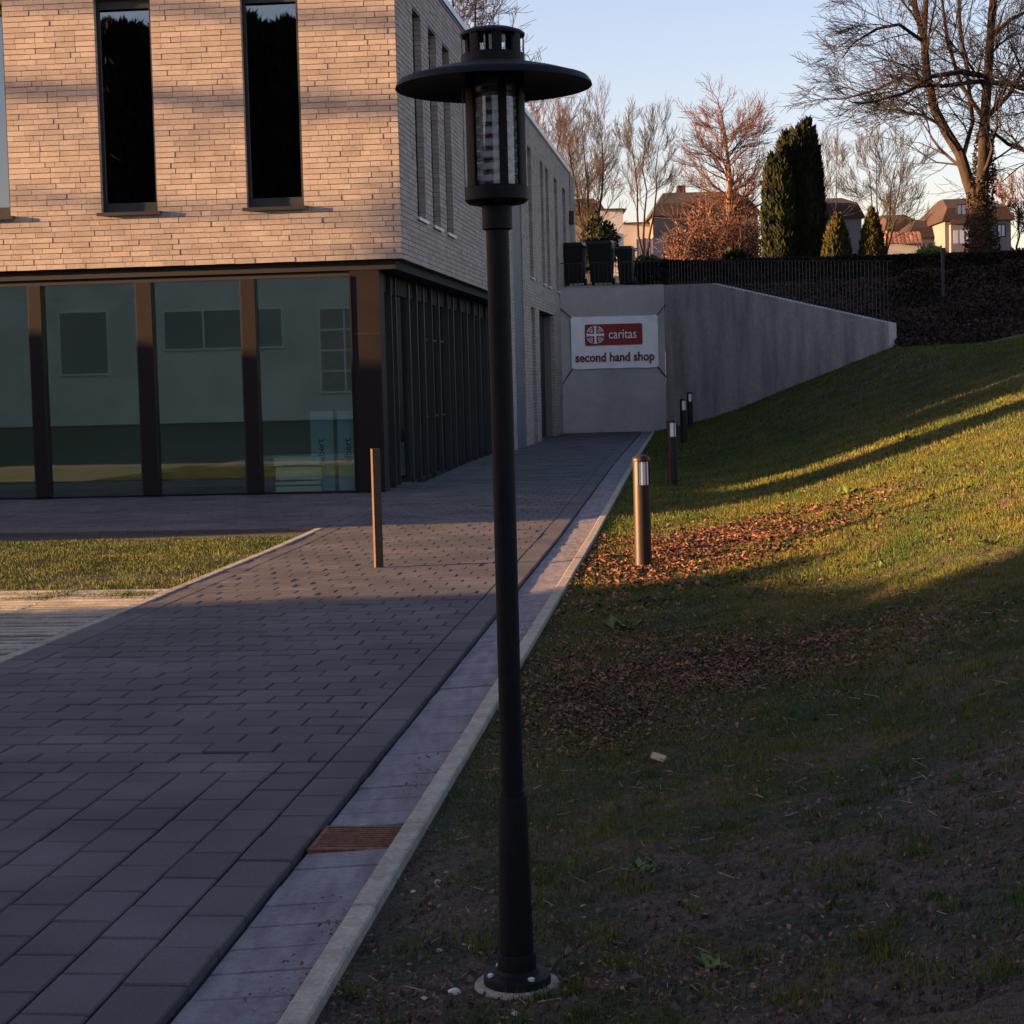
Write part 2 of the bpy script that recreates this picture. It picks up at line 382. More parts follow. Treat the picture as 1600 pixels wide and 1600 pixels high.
# pavers: the 300 that show largest are objects, the rest one stuff part
def bed(t0, t1, z, s0=1.5, s1=52.0):
    mb = MB(); ss = [s0, 10, 18, 20, 24, 28, 31, 33, 40, s1]
    for i, s_ in enumerate(ss):
        for t in (t0, t1): p = pst(s_, t); mb.v.append((p[0], p[1], z + float(rise(p[1]))))
        if i: k = 2 * i; mb.f.append((k - 2, k - 1, k + 1, k))
    return mb
path = bed(-4.3, -0.97, -0.048)
path_o = tag(path.build('path', M['bed']), kind='structure')
def key(p):
    X, Y = pst((p[0] + p[1]) / 2, (p[2] + p[3]) / 2)
    if Y < 4.2 or abs(X / Y) > 0.30: return 1e9
    return Y / max(1e-6, ((p[1] - p[0]) * (p[3] - p[2]) / 0.06) ** 0.5)
pieces.sort(key=key)
rest = MB()
for i, p in enumerate(pieces):
    P = paver_pts(*p, pz(), tilt=(random.gauss(0, 0.0015), random.gauss(0, 0.0015)))
    if i < 300:
        cx, cy, cz = P[0]
        b = MB(); b.add([(q[0] - cx, q[1] - cy, q[2] - cz) for q in P], PF)
        o = b.build('paver', M['paver'], path_o); o.location = (cx, cy, cz)
    else: rest.add(P, PF)
stuffed(rest.build('paver_field', M['paver'], path_o))

# gutter of pale blocks with a grate, tilted up to the kerb
gut = bed(-1.37, -1.05, -0.044)
gut_o = tag(gut.build('gutter', M['bed']), kind='structure')
s = 6.30
gs = []
a = 6.30
while a < 50.6: gs.append((a, a + 0.21)); a += 0.21
a = 5.96
while a > 2.2: gs.append((a - 0.21, a)); a -= 0.21
for a, b in gs:
    j = 0.008
    m = MB(); P = paver_pts(a + j / 2, b - j / 2, -1.362, -1.064, -0.022 + pz(), 0.05, 0.003, (0, random.gauss(0, 0.001)), zr=-0.002 + pz())
    c0 = P[0]; m.add([(q[0] - c0[0], q[1] - c0[1], q[2] - c0[2]) for q in P], PF)
    o = m.build('gutter_block', M['gutter'], gut_o); o.location = c0
# kerb stones
kb = bed(-1.05, -0.985, -0.1)
kb_o = tag(kb.build('kerb', M['bed']), kind='structure')
a = 2.2
while a < 50.3:
    m = MB(); P = paver_pts(a + 0.002, a + 0.998, -1.056, -0.980, 0.024 + pz(), 0.2, 0.006)
    c0 = P[0]; m.add([(q[0] - c0[0], q[1] - c0[1], q[2] - c0[2]) for q in P], PF)
    o = m.build('kerb_stone', M['kerb'], kb_o); o.location = c0; a += 1.0
# pale edging on the left of the path
eg = MB(); eg.add([(*pst(2, -4.235), -0.1), (*pst(2, -4.155), -0.1), (*pst(19.6, -4.155), -0.1), (*pst(19.6, -4.235), -0.1)], [(0, 1, 2, 3)])
eg_o = tag(eg.build('path_edging', M['bed']), kind='structure')
a = 2.5
while a < 19.4:
    m = MB(); e = min(a + 1.0, 19.55); P = paver_pts(a + 0.002, e - 0.002, -4.232, -4.154, 0.006 + pz(), 0.2, 0.004)
    c0 = P[0]; m.add([(q[0] - c0[0], q[1] - c0[1], q[2] - c0[2]) for q in P], PF)
    o = m.build('edging_stone', M['slab'], eg_o); o.location = c0; a += 1.0

# drain grate
gr = empty('drain_grate', (0, 0, 0))
tag(gr, 'rusty iron drain grate with narrow slots set in the pale gutter', 'drain grate')
fr = MB()
def pbox(mb, s0, s1, t0, t1, z0, z1):
    P = [pst(s0, t0), pst(s0, t1), pst(s1, t1), pst(s1, t0)]
    mb.hexa([(*p, z0) for p in P] + [(*p, z1) for p in P])
pbox(fr, 5.964, 5.984, -1.362, -1.062, -0.05, -0.010); pbox(fr, 6.276, 6.296, -1.362, -1.062, -0.05, -0.010)
pbox(fr, 5.984, 6.276, -1.362, -1.345, -0.05, -0.011); pbox(fr, 5.984, 6.276, -1.079, -1.062, -0.05, -0.011)
fr.build('grate_frame', M['rust'], gr)
for k in range(10):
    b = MB(); s0 = 5.996 + k * 0.0285; pbox(b, s0, s0 + 0.014, -1.345, -1.079, -0.045, -0.0125); b.build('grate_bar', M['rust'], gr)

# grass strip and slotted slabs left of the path, pavement before the building
EDGE = -4.236
def xleft(Y): return (EDGE - 0.0 + Y * 0.1015 / 0.9948 * 0.9948) / 0.9948 if False else (EDGE + 0.1015 * Y) / 0.9948
st = MB(); q = [(-16, 14.55), (xleft(13.86), 13.66), (xleft(19.3), 19.22), (-16, 20.1)]
gx = np.linspace(0, 1, 90)[None, :]; gy = np.linspace(0, 1, 40)[:, None]
def bil(k): return (q[0][k] * (1 - gx) + q[1][k] * gx) * (1 - gy) + (q[3][k] * (1 - gx) + q[2][k] * gx) * gy
SX, SY = bil(0), bil(1)
SZ = -0.02 + 0.04 * (fbm(SX, SY, 3, 4, 1) - 0.4)
tag(link('grass_strip', grid_mesh('grass_strip', SX, SY, SZ, M['turf'])), kind='structure')
sl = MB(); sl.add([(-14, 2.4, -0.016), (xleft(2.4), 2.4, -0.016), (xleft(13.8), 13.75, -0.016), (-14, 14.9, -0.016)], [(0, 1, 2, 3)])  # dark bed raised near the slat tops to imitate shade in the gaps
sl_o = tag(sl.build('slotted_paving', M['bed']), kind='structure')
s = 13.98
while s > 3.2:
    t1 = EDGE - 0.02
    t = t1
    while t > (-9.5 if s > 8 else -6.6):
        m = MB(); P = paver_pts(s - 0.092, s, t - 0.796, t, -0.004 + pz() * 2, 0.06, 0.006)
        c0 = P[0]; m.add([(q_[0] - c0[0], q_[1] - c0[1], q_[2] - c0[2]) for q_ in P], PF)
        o = m.build('concrete_slat', M['slab'], sl_o); o.location = c0
        t -= 0.80
    s -= 0.158
# plaza pavers before the building (front direction)
pl = MB(); pl.add([(-16, 20.0, -0.03), (xleft(19.4), 19.2, -0.03), (-1.9, 25.9, 0.02), (-16, 27.0, 0.02)], [(0, 1, 2, 3)])
pl_o = tag(pl.build('forecourt_pavement', M['bed']), kind='structure')
fld = MB(); k = 0; s = 19.62
while s < 27.0:
    t = -18.0 + (k * 0.104) % 0.312
    while t < T_L0 - 0.02:
        if t + 0.05 < T_L0:
            fld.add(paver_pts(s + 0.003, s + 0.196, t + 0.003, min(t + 0.309, T_L0 - .003), pz(), 0.05, 0.004, (random.gauss(0, .001), random.gauss(0, .001))), PF)
        t += 0.312
    s += 0.199; k += 1
k = 0; s = 19.62
stuffed(fld.build('paver_field', M['paver'], pl_o))
slot = empty('slot_drain', (0, 0, 0)); tag(slot, 'short dark slot drain let into the paving beyond the square post', 'drain')
b = MB(); pbox(b, 22.3, 22.42, -2.72, -2.05, -0.03, 0.046); b.build('slot_body', M['frame_dark'], slot)

# ------------------------------------------------------------------ OFFICE BUILDING
CZ0 = 3.415
corner = np.array([-1.484, 25.3])
Fd = np.array([-1.0, 0.085]); Fd /= np.linalg.norm(Fd); Fo = np.array([-Fd[1], Fd[0]]); Fo = -Fo if Fo[1] > 0 else Fo   # outward (towards camera)
Sd = np.array([0.12, 1.0]); Sd /= np.linalg.norm(Sd); So = np.array([Sd[1], -Sd[0]])                                  # outward (right)
def fp(a, b, z): p = corner + Fd * a - Fo * b; return (p[0], p[1], z)      # a to the left, b inwards
def sp(a, b, z): p = corner + Sd * a - So * b; return (p[0], p[1], z)      # a to the back, b inwards
bld = empty('office_building', (corner[0], corner[1], 0))
tag(bld, 'two storey office of long pale bricks with tall slot windows over a glazed ground floor', 'building')
BL = Vector((corner[0], corner[1], 0))
def attach(o, parent=bld):
    o.parent = parent
    if parent is bld: o.location = Vector(o.location) - BL
    return o
def wbox(mb, W, a0, a1, b0, b1, z0, z1):
    P = [W(a0, b0, 0), W(a1, b0, 0), W(a1, b1, 0), W(a0, b1, 0)]
    mb.hexa([(p[0], p[1], z0) for p in P] + [(p[0], p[1], z1) for p in P])
CH = 0.0775
def intervals(a0, a1, ops, za, zb):
    iv = [(a0, a1)]
    for (o0, o1, z0, z1) in ops:
        if z1 <= za + 0.02 or z0 >= zb - 0.02: continue
        nv = []
        for (p, q_) in iv:
            if o1 <= p or o0 >= q_: nv.append((p, q_)); continue
            if o0 > p: nv.append((p, o0))
            if o1 < q_: nv.append((o1, q_))
        iv = nv
    return iv
bricks = []
def brick_wall(W, a0, a1, z0, z1, ops, corner_at=None, par0=0, collect=False):
    n = int(round((z1 - z0) / CH))
    for r in range(n):
        za = z0 + r * CH; zb = za + CH
        for (p, q_) in intervals(a0, a1, ops, za, zb):
            a = p
            if corner_at is not None and abs(p - a0) < 1e-6: a = p + (0.112 if (r + par0) % 2 else 0.0)
            first = True
            while a < q_ - 0.02:
                L = 0.15 if random.random() < 0.22 else 0.293
                if first and a == p: L = random.choice([0.293, 0.15, 0.22])
                first = False
                e = a + L
                if q_ - e < 0.07: e = q_
                pr = random.gauss(0, 0.0013)
                x0 = a + (0.0 if a == p else 0.0028); x1 = e if e == q_ else e - 0.0028
                zj = random.gauss(0, 0.0012)
                bricks.append((W, x0, x1, -pr, 0.105, za + 0.0055 + zj, zb - 0.0045 + zj, collect))
                a = e
def backing(W, a0, a1, z0, z1, ops, depth=0.30, name='wall_core'):
    e = 0.006
    ops2 = [(o0 - e, o1 + e, p0 - e, p1 + e) for (o0, o1, p0, p1) in ops]
    zs = sorted(set([z0, z1] + [min(max(v, z0), z1) for o in ops2 for v in o[2:]]))
    for za, zb in zip(zs[:-1], zs[1:]):
        if zb - za < 0.003: continue
        for (p, q_) in intervals(a0, a1, ops2, za, zb):
            mb = MB(); wbox(mb, W, p, q_, 0.010, depth, za, zb); attach(mb.build(name, M['mortar']))
Z1 = CZ0 + 58 * CH
FW = [(1.39, 2.22, 4.22, 7.25), (3.53, 4.36, 4.22, 7.25), (5.71, 6.54, 4.22, 7.25), (7.87, 8.70, 4.22, 7.25), (10.0, 10.83, 4.22, 7.25)]
YA = lambda y: (y - 25.3) * 1.0072
SW = [(YA(a), YA(b), 4.15, 7.25) for a, b in ((26.75, 27.5), (28.2, 28.95), (29.6, 30.35), (36.2, 36.95), (42.45, 43.25), (45.4, 46.15), (46.75, 47.55), (49.2, 50.1), (51.75, 52.8))]
S_END = YA(54.3)
STRIP = (YA(38.95), YA(40.85))
side_ops = SW + [(STRIP[0], STRIP[1], 0.0, 8.2)]
low_ops = [(YA(42.45), YA(43.3), 0.1, 3.45), (YA(44.3), YA(48.2), -1, 3.48), (STRIP[0], STRIP[1], -1, 8.2)]
F_END = 11.6
brick_wall(fp, 0, F_END, CZ0, Z1, FW, corner_at=0, par0=0, collect=True)
brick_wall(sp, 0, S_END, CZ0, Z1, side_ops, corner_at=0, par0=1)
G0 = YA(38.3)
lowtop = 0.0 + 44 * CH
brick_wall(sp, G0, S_END, CZ0 - 44 * CH, CZ0, low_ops)
backing(fp, 0.02, F_END, CZ0 + 0.004, Z1 - 0.002, FW)
backing(sp, 0.32, S_END - 0.01, CZ0 + 0.004, Z1 - 0.004, side_ops)
backing(sp, G0 + 0.01, S_END - 0.01, -0.1, CZ0 - 0.002, low_ops)
# choose the 300 front bricks that show largest
def bkey(b):
    W, x0, x1, d0, d1, z0, z1, c = b
    if not c: return 9
    p = W((x0 + x1) / 2, 0, (z0 + z1) / 2)
    u = p[0] / p[1]; v = (z0 - 1.6) / p[1]
    if u < -0.285 or v > 0.213: return 5
    return -(x1 - x0) * 10 + p[1] * 0.01 + z0 * 0.001
bricks.sort(key=bkey)
brest = MB()
for i, (W, x0, x1, d0, d1, z0, z1, c) in enumerate(bricks):
    if i < 300:
        m = MB(); wbox(m, W, x0, x1, d0, d1, z0, z1); c0 = Vector(m.v[0])
        m.v = [tuple(Vector(v) - c0) for v in m.v]
        o = m.build('brick', M['brick'], bld); o.location = c0 - BL
    else: wbox(brest, W, x0, x1, d0, d1, z0, z1)
o = brest.build('brickwork', M['brick']); attach(o); o['kind'] = 'stuff'
# core filling (ceiling slab, roof), coping
def part(name, m, fn, parent=bld, smooth=False):
    mb = MB(); fn(mb); return attach(mb.build(name, m, smooth=smooth), parent) if parent is bld else mb.build(name, m, parent, smooth)
def quad_slab(mb, z0, z1, inset, fa, sa, w=F_END):
    """slab between front face, side face; inset metres"""
    P = [fp(fa, inset, 0), fp(w, inset, 0)]
    c1 = corner + Sd * sa + Fd * w; c2 = corner + Sd * sa - So * inset
    c0 = corner - Fo * inset - So * inset
    pts = [(c0[0], c0[1]), (P[1][0], P[1][1]), (c1[0], c1[1]), (c2[0], c2[1])]
    mb.hexa([(*p, z0) for p in pts[::-1]] + [(*p, z1) for p in pts[::-1]])
part('floor_slab', M['interior_dark'], lambda mb: quad_slab(mb, 3.281, CZ0 + 0.002, 0.107, 0, YA(38.25)))
def rear(mb):
    p0 = corner + Fd * F_END; p1 = p0 + Sd * S_END; q0 = p0 + Fd * .25; q1 = p1 + Fd * .25
    mb.hexa([(*p, z) for z in (-.1, 7.79) for p in ((p1[0], p1[1]), (p0[0], p0[1] + .1), (q0[0], q0[1] + .1), (q1[0], q1[1]))])
    p2 = corner + Sd * S_END - So * .35; w_ = Sd * .25
    mb.hexa([(*p, z) for z in (-.1, 7.79) for p in ((p1 - w_), (p2 - w_), (p2), (p1))])
part('rear_wall', M['mortar'], rear)
part('roof', M['panel_grey'], lambda mb: quad_slab(mb, 7.80, 7.97, 0.28, 0, S_END))
def cop(mb):
    wbox(mb, fp, -0.03, F_END, -0.035, 0.32, Z1 + 0.055, Z1 + 0.17)
    wbox(mb, sp, 0.325, S_END, -0.035, 0.32, Z1 + 0.055, Z1 + 0.17)
part('coping', M['alu'], cop)
def cop2(mb):
    wbox(mb, fp, -0.012, F_END, -0.012, 0.30, Z1, Z1 + 0.053)
    wbox(mb, sp, 0.305, S_END, -0.012, 0.30, Z1, Z1 + 0.053)
part('coping_base', M['frame_dark'], cop2)
# windows: frame, pane and sill
def window(W, a0, a1, z0, z1, sillp=0.065, mullion=True, front=True):
    c = W((a0 + a1) / 2, 0.1, z0)
    fr = MB(); w = 0.05; b0, b1 = 0.107, 0.165
    wbox(fr, W, a0 + .002, a0 + w, b0, b1, z0, z1 - .002); wbox(fr, W, a1 - w, a1 - .002, b0, b1, z0, z1 - .002)
    wbox(fr, W, a0 + w, a1 - w, b0, b1, z0, z0 + (0.13 if front else 0.06)); wbox(fr, W, a0 + w, a1 - w, b0, b1, z1 - 0.13, z1 - .002)
    f = attach(fr.build('window', M['frame_dark']))
    p = MB(); wbox(p, W, a0 + w, a1 - w, 0.13, 0.138, z0 + (0.13 if front else 0.06), z1 - 0.16); o = p.build('pane', M['glass_win']); o.parent = f; o.location = -BL - f.location + Vector((0, 0, 0)) if False else Vector((0, 0, 0))
    s_ = MB(); wbox(s_, W, a0 - 0.055, a1 + 0.055, -sillp, 0.106, z0 - 0.052, z0 - 0.012)
    wbox(s_, W, a0 - 0.055, a1 + 0.055, -sillp, -sillp + 0.004, z0 - 0.062, z0 - 0.052)
    s_.build('sill', M['sill'] if front else M['alu'], f)
for w_ in FW: window(fp, *w_)
for w_ in SW: window(sp, *w_, sillp=0.04, front=False)
window(sp, YA(42.45), YA(43.3), 0.1, 3.45, sillp=0.0, front=False)
# dark rooms behind the upper windows
def room(mb):
    wbox(mb, fp, 0.35, F_END - .1, 0.9, 0.95, CZ0 + .1, 7.79)
    wbox(mb, sp, 1.0, S_END - .2, 0.9, 0.95, CZ0 + .1, 7.79)
    wbox(mb, sp, G0 + .5, S_END - .2, 0.92, 0.97, 0, CZ0)
part('room_wall', M['interior_dark'], room)
# grey panel strip up the side
part('grey_panel', M['panel_grey'], lambda mb: wbox(mb, sp, STRIP[0] + .003, STRIP[1] - .003, 0.03, 0.30, -0.05, Z1 - .01))
# recessed door
def dr(mb): wbox(mb, sp, YA(44.3) + 0.02, YA(48.2) - 0.02, 0.28, 0.36, 0.0, 3.47)
d = part('side_door', M['frame_dark'], dr)
hd = MB(); wbox(hd, sp, YA(46.0), YA(46.03), 0.22, 0.25, 0.9, 1.3); hd.build('handle', M['alu'], d)
# far end pier, wall lamp
part('end_pier', M['panel_grey'], lambda mb: wbox(mb, sp, S_END + .002, S_END + 1.5, -0.02, 0.5, -0.05, Z1 + 0.05))
# ground floor glazing: front
GZ0, GZ1 = 0.10, 3.28
def fx(a0, a1, b0, b1, z0, z1): return lambda mb: wbox(mb, fp, a0, a1, b0, b1, z0, z1)
part('base_rail', M['frame'], fx(0.80, F_END, 0.16, 0.30, -0.02, GZ0))
part('head_rail', M['interior_dark'], fx(0.80, F_END, 0.16, 0.30, 3.20, GZ1 - .002))
for a0, a1 in ((2.18, 2.38), (3.71, 3.93), (5.36, 5.54), (6.98, 7.16), (8.6, 8.8), (10.2, 10.4)):
    f = part('mullion', M['frame'], fx(a0, a1, 0.10, 0.34, GZ0 + .002, 3.198))
    mb = MB(); wbox(mb, fp, a1, a1 + 0.035, 0.15, 0.3, GZ0 + .004, 3.196); mb.build('gasket', M['frame_dark'], f)
f = part('corner_pillar', M['frame'], fx(0.36, 0.79, 0.12, 0.55, -0.02, 3.278))
mb = MB(); wbox(mb, fp, 0.775, 0.80, 0.105, 0.12, 0.0, 3.2); mb.build('edge_strip', M['frame'], f)
mb = MB(); wbox(mb, fp, 0.37, 0.775, 0.116, 0.121, 2.36, 2.372); mb.build('panel_joint', M['frame_dark'], f)
edges = [0.80, 2.18, 2.38, 3.71, 3.93, 5.36, 5.54, 6.98, 7.16, 8.6, 8.8, 10.2, 10.4, 11.6]
for i in range(0, len(edges), 2):
    a0, a1 = edges[i] + (0.036 if i else 0), edges[i + 1]
    part('glass_panel', M['glass_front'], fx(a0 + .001, a1 - .001, 0.20, 0.212, GZ0 + .003, 3.197))
# ground floor glazing: side, recessed under the overhang
def sx(a0, a1, b0, b1, z0, z1): return lambda mb: wbox(mb, sp, a0, a1, b0, b1, z0, z1)
SB = 0.46
ms = [0.62, 1.15, 1.75, 2.9, 3.4, 3.65, 4.3, 4.9, 5.15, 5.9, 6.7, 6.95, 7.6, 8.3, 8.55, 9.4, 10.1, 10.4, 11.2, 12.0, 12.25, 12.95]
for i, a in enumerate(ms): part('mullion', M['frame_dark'], sx(a, a + (0.05 if i % 3 else 0.09), SB - 0.03 - 0.04 * (i % 3 == 1), SB + 0.12, 0.0, 3.277))
for a, b in zip(ms[:-1], ms[1:]): part('glass_panel', M['glass_front'], sx(a + 0.091, b - 0.002, SB + 0.04, SB + 0.05, 0.08, 3.0))
part('head_rail', M['interior_dark'], sx(0.55, G0 - .02, SB + 0.0, SB + 0.14, 3.0, 3.279))
part('base_rail', M['frame_dark'], sx(0.55, G0 - .02, SB + 0.0, SB + 0.14, -0.02, 0.08))
for z in (1.05, 2.36):
    part('transom', M['frame_dark'], sx(0.66, 1.74, SB + 0.02, SB + 0.08, z, z + 0.035)); part('transom', M['frame_dark'], sx(4.35, 6.68, SB + 0.02, SB + 0.08, z, z + 0.035))
for a0_, a1_, z0_, z1_ in ((5.25, 5.85, .95, 2.95), (6.78, 6.90, .9, 2.6), (7.72, 7.86, 1.0, 2.95), (3.95, 4.05, .9, 2.9)):
    part('reflection_strip', M['bluegrey'], sx(a0_, a1_, SB + .30, SB + .31, z0_, z1_))  # pale strips behind the glass imitate bright reflections in the side panes
part('end_return', M['brick'], sx(G0 - .012, G0 + 0.0, 0.11, 1.1, 0.0, CZ0 - .14))
# interior of the ground floor
def inner(mb):
    p = [fp(0.5, 0.5, 0), fp(F_END, 0.5, 0)]; b1 = corner + Sd * 13.2 - So * 5; b2 = corner + Sd * 13.2 + Fd * F_END
    mb.add([(*q_[:2], 0.004) for q_ in p] + [(b2[0], b2[1], 0.004), (b1[0], b1[1], 0.004)], [(0, 3, 2, 1)])
    wbox(mb, fp, 0.9, F_END - .1, 5.5, 5.6, 0.01, 3.27); wbox(mb, sp, 5.6, 13.0, 3.5, 3.6, 0.01, 3.27)
part('shop_room', M['interior'], inner)

wl_ = empty('wall_lamp', sp(YA(54.0), 0, 6.55)); tag(wl_, 'small dark box lamp fixed high on the far end of the side facade', 'wall lamp')
mb = MB(); mb.box(-0.0, 0.14, -0.12, 0.12, -0.18, 0.22); mb.build('housing', M['frame_dark'], wl_)
mb = MB(); mb.box(0.141, 0.15, -0.09, 0.09, -0.14, 0.12); mb.build('lens', M['lens'], wl_)
# things inside the shop window
bx = empty('cardboard_stack', fp(1.66, 0.46, 0.09), math.atan2(Fd[1], Fd[0])); tag(bx, 'stack of flat white boxes standing on the floor inside the glass near the corner pillar', 'boxes')
zz = 0.0
for h, d_ in ((0.085, 0.0), (0.05, 0.01), (0.19, -0.01), (0.12, 0.01)):
    mb = MB(); mb.box(-0.34 + d_, 0.34 + d_, -0.22, 0.22, zz + 0.004, zz + h); mb.build('flat_box', M['white'], bx); zz += h + 0.022
def text(name, body, size, m, parent, loc, rot, bold=0.0, align='CENTER', ext=0.002, sx_=1.0):
    c = bpy.data.curves.new(name, 'FONT'); c.body = body; c.size = size; c.align_x = align; c.align_y = 'CENTER'
    c.extrude = ext; c.offset = bold; c.materials.append(m); c.resolution_u = 3
    tmp = bpy.data.objects.new('tmp_lettering', c); COL.objects.link(tmp)
    me = bpy.data.meshes.new_from_object(tmp.evaluated_get(bpy.context.evaluated_depsgraph_get()))
    bpy.data.objects.remove(tmp); bpy.data.curves.remove(c)
    o = link(name, me, parent); o.location = loc; o.rotation_euler = rot; o.scale = (sx_, 1, 1)
    return o
rf = math.atan2(-Fd[1], -Fd[0])
for i, a in enumerate((0.86, 1.26)):
    st_ = empty('display_banner', fp(a + 0.06, 0.42, 0.06), rf)
    tag(st_, ['narrow pale blue upright display with black vertical lettering half hidden by the corner pillar', 'narrow pale blue upright display with black vertical lettering beside the white boxes'][i], 'display', 'upright displays inside the shop window')
    mb = MB(); mb.box(-0.17, 0.17, -0.01, 0.01, 0.03, 1.20); mb.build('panel', M['bluegrey'], st_)
    mb = MB(); mb.box(-0.18, 0.18, -0.1, 0.1, 0.0, 0.03); mb.build('foot', M['frame_dark'], st_)
    text('lettering', 'albert', 0.15, M['ink'], st_, (-0.02, -0.013, 0.62), (rad(90), rad(-90), 0), 0.001)

# ------------------------------------------------------------------ retaining walls and banner
ew = empty('end_wall', (0, 0, 0)); tag(ew, 'smooth grey end wall closing the path, with a white banner tied across it', 'wall')
E0 = np.array([1.30, 50.32]); E1 = np.array([4.47, 50.28]); Ed = (E1 - E0) / np.linalg.norm(E1 - E0); Eo = np.array([Ed[1], -Ed[0]]); Eo = Eo if Eo[1] < 0 else -Eo
EL = float(np.linalg.norm(E1 - E0))
def ep(a, b, z): p = E0 + Ed * a - Eo * b; return (p[0], p[1], z)
mb = MB(); wbox(mb, ep, 0, EL, 0, 0.3, -0.1, 4.255); mb.build('wall_panel', M['render'], ew)
mb = MB(); wbox(mb, ep, 0.0, EL - .01, -0.008, 0.31, 4.257, 4.29); mb.build('capping', M['concrete'], ew)
ww = empty('wing_wall', (0, 0, 0)); tag(ww, 'long board marked concrete retaining wall sloping down beside the grass bank', 'wall')
W0 = E1; W1 = np.array([9.49, 44.0]); Wd = (W1 - W0) / np.linalg.norm(W1 - W0); Wo = np.array([Wd[1], -Wd[0]]); Wo = Wo if Wo[1] < 0 else -Wo
WL = float(np.linalg.norm(W1 - W0))
def wp(a, b, z): p = W0 + Wd * a - Wo * b; return (p[0], p[1], z)
def wtop(a): return 4.27 - 0.035 * a if a < 1.85 else 4.205 - (a - 1.85) / (WL - 1.85) * 1.36
cuts = [0.004, 1.85, 3.4, 5.0, 6.5, WL]
for a0, a1 in zip(cuts[:-1], cuts[1:]):
    mb = MB(); P = []
    e = 0.003
    for z in (None, 1):
        for (a, b) in ((a0 + e, 0), (a1 - e, 0), (a1 - e, 0.3), (a0 + e, 0.3)): P.append(wp(a, b, -0.3 if z is None else wtop(a)))
    mb.hexa(P); mb.build('wall_panel', M['concrete'], ww)
# fence on top of both walls
fe = empty('railing', (0, 0, 0)); tag(fe, 'dark railing of thin upright bars standing on the retaining walls', 'fence')
def ftop(W, a): return 4.95 if W is ep else 4.95 - a / WL * 0.57
for W, Ln, zt in ((ep, EL, lambda a: 4.29), (wp, WL, wtop)):
    a = 0.35 if W is ep else 0.1
    while a < Ln - 0.02:
        mb = MB(); wbox(mb, W, a, a + 0.014, 0.12, 0.134, zt(a) - 0.02, ftop(W, a)); mb.build('bar', M['frame_dark'], fe); a += 0.122
    mb = MB()
    for k0, k1 in ((0.05, Ln * 0.5), (Ln * 0.5, Ln)):
        mb.bar(W(k0, 0.127, ftop(W, k0) + .01), W(k1, 0.127, ftop(W, k1) + .01), 0.035, 0.02)
    mb.build('top_rail', M['frame_dark'], fe)
# banner
bn = empty('banner', ep(EL / 2, 0, 2.8), math.atan2(Ed[1], Ed[0]))
tag(bn, 'white vinyl banner with red logo panel and lettering tied to the grey end wall', 'banner')
ac = float(np.dot(np.array([3.032, 50.3]) - E0, Ed)); bn.location = ep(ac, -0.05, 2.685)
BWd, BH = 2.47, 1.49
nx, nz = 40, 24
gxx, gzz = np.meshgrid(np.linspace(-BWd / 2, BWd / 2, nx), np.linspace(-BH / 2, BH / 2, nz))
uu = gxx / BWd; vv = gzz / BH
tl = np.exp(-(((uu + .5) * 3) ** 2 + ((vv - .5) * 2.2) ** 2)); tr = np.exp(-(((uu - .5) * 3) ** 2 + ((vv - .5) * 2.2) ** 2))
rip = 0.010 * np.sin(((uu + .5) * 1.1 - (vv - .5)) * 26) * tl + 0.010 * np.sin(((uu - .5) * 1.1 + (vv - .5)) * 24) * tr + 0.006 * np.sin(uu * 19 + vv * 4)
zsag = gzz - 0.02 * (1 - (2 * uu) ** 2) * np.sign(vv) * 0.5 * (np.abs(vv) > 0.45)
zsag = zsag - 0.02 * np.cos(uu * 2 * math.pi * 3) * (np.abs(vv) > 0.49) * 0.3
me = grid_mesh('sheet', gxx, rip - 0.0, zsag, M['vinyl']); o = link('sheet', me, bn)
hem = MB()
hem.box(-BWd / 2, BWd / 2, 0.012, 0.016, -BH / 2 + .01, BH / 2 - .01); hem.build('backing_sheet', M['vinyl'], bn)
rw, rh = 1.63, 0.60; rcx, rcz = -0.02, 0.22
mb = MB(); npt = []
for cx_, cz_, a0 in ((rcx + rw / 2 - .05, rcz + rh / 2 - .05, 0), (rcx - rw / 2 + .05, rcz + rh / 2 - .05, 90), (rcx - rw / 2 + .05, rcz - rh / 2 + .05, 180), (rcx + rw / 2 - .05, rcz - rh / 2 + .05, 270)):
    for k in range(5): a = rad(a0 + k * 22.5); npt.append((cx_ + .05 * math.cos(a), -0.020, cz_ + .05 * math.sin(a)))
mb.add(npt + [(p[0], -0.017, p[2]) for p in npt], [tuple(range(20))[::-1]] + [(i, (i + 1) % 20, 20 + (i + 1) % 20, 20 + i) for i in range(20)])
rp = mb.build('logo_panel', M['red'], bn)
mb = MB(); lx, lz = rcx - rw / 2 + 0.29, rcz; EM = 0.86
def cbox(x0, x1, z0, z1): mb.box(lx + x0, lx + x1, -0.026, -0.0205, lz + z0, lz + z1)
cbox(-.03, .03, -.25, .25); mb.box(lx - .25, lx + .25, -0.0262, -0.0207, lz - .035, lz + .035)
for e in (-1, 1):
    mb.box(lx - .055, lx + .055, -0.0264, -0.0206, lz + e * .235 - .015, lz + e * .235 + .015); mb.box(lx + e * .235 - .015, lx + e * .235 + .015, -0.0264, -0.0208, lz - .055, lz + .055)
for qx in (-1, 1):
    for qz in (-1, 1):
        for r_, th in ((0.075, 0.026), (0.13, 0.026), (0.185, 0.028)):
            pts = []
            for k in range(7):
                a = rad(14 + k * (62 / 6)); pts.append((lx + qx * (0.045 + r_ * math.cos(a)), -0.023, lz + qz * (0.045 + r_ * math.sin(a))))
            for p_, q_ in zip(pts[:-1], pts[1:]): mb.bar(p_, q_, th * 0.0 + 0.004, th)
lg = mb.build('cross_emblem', M['vinyl'], rp)
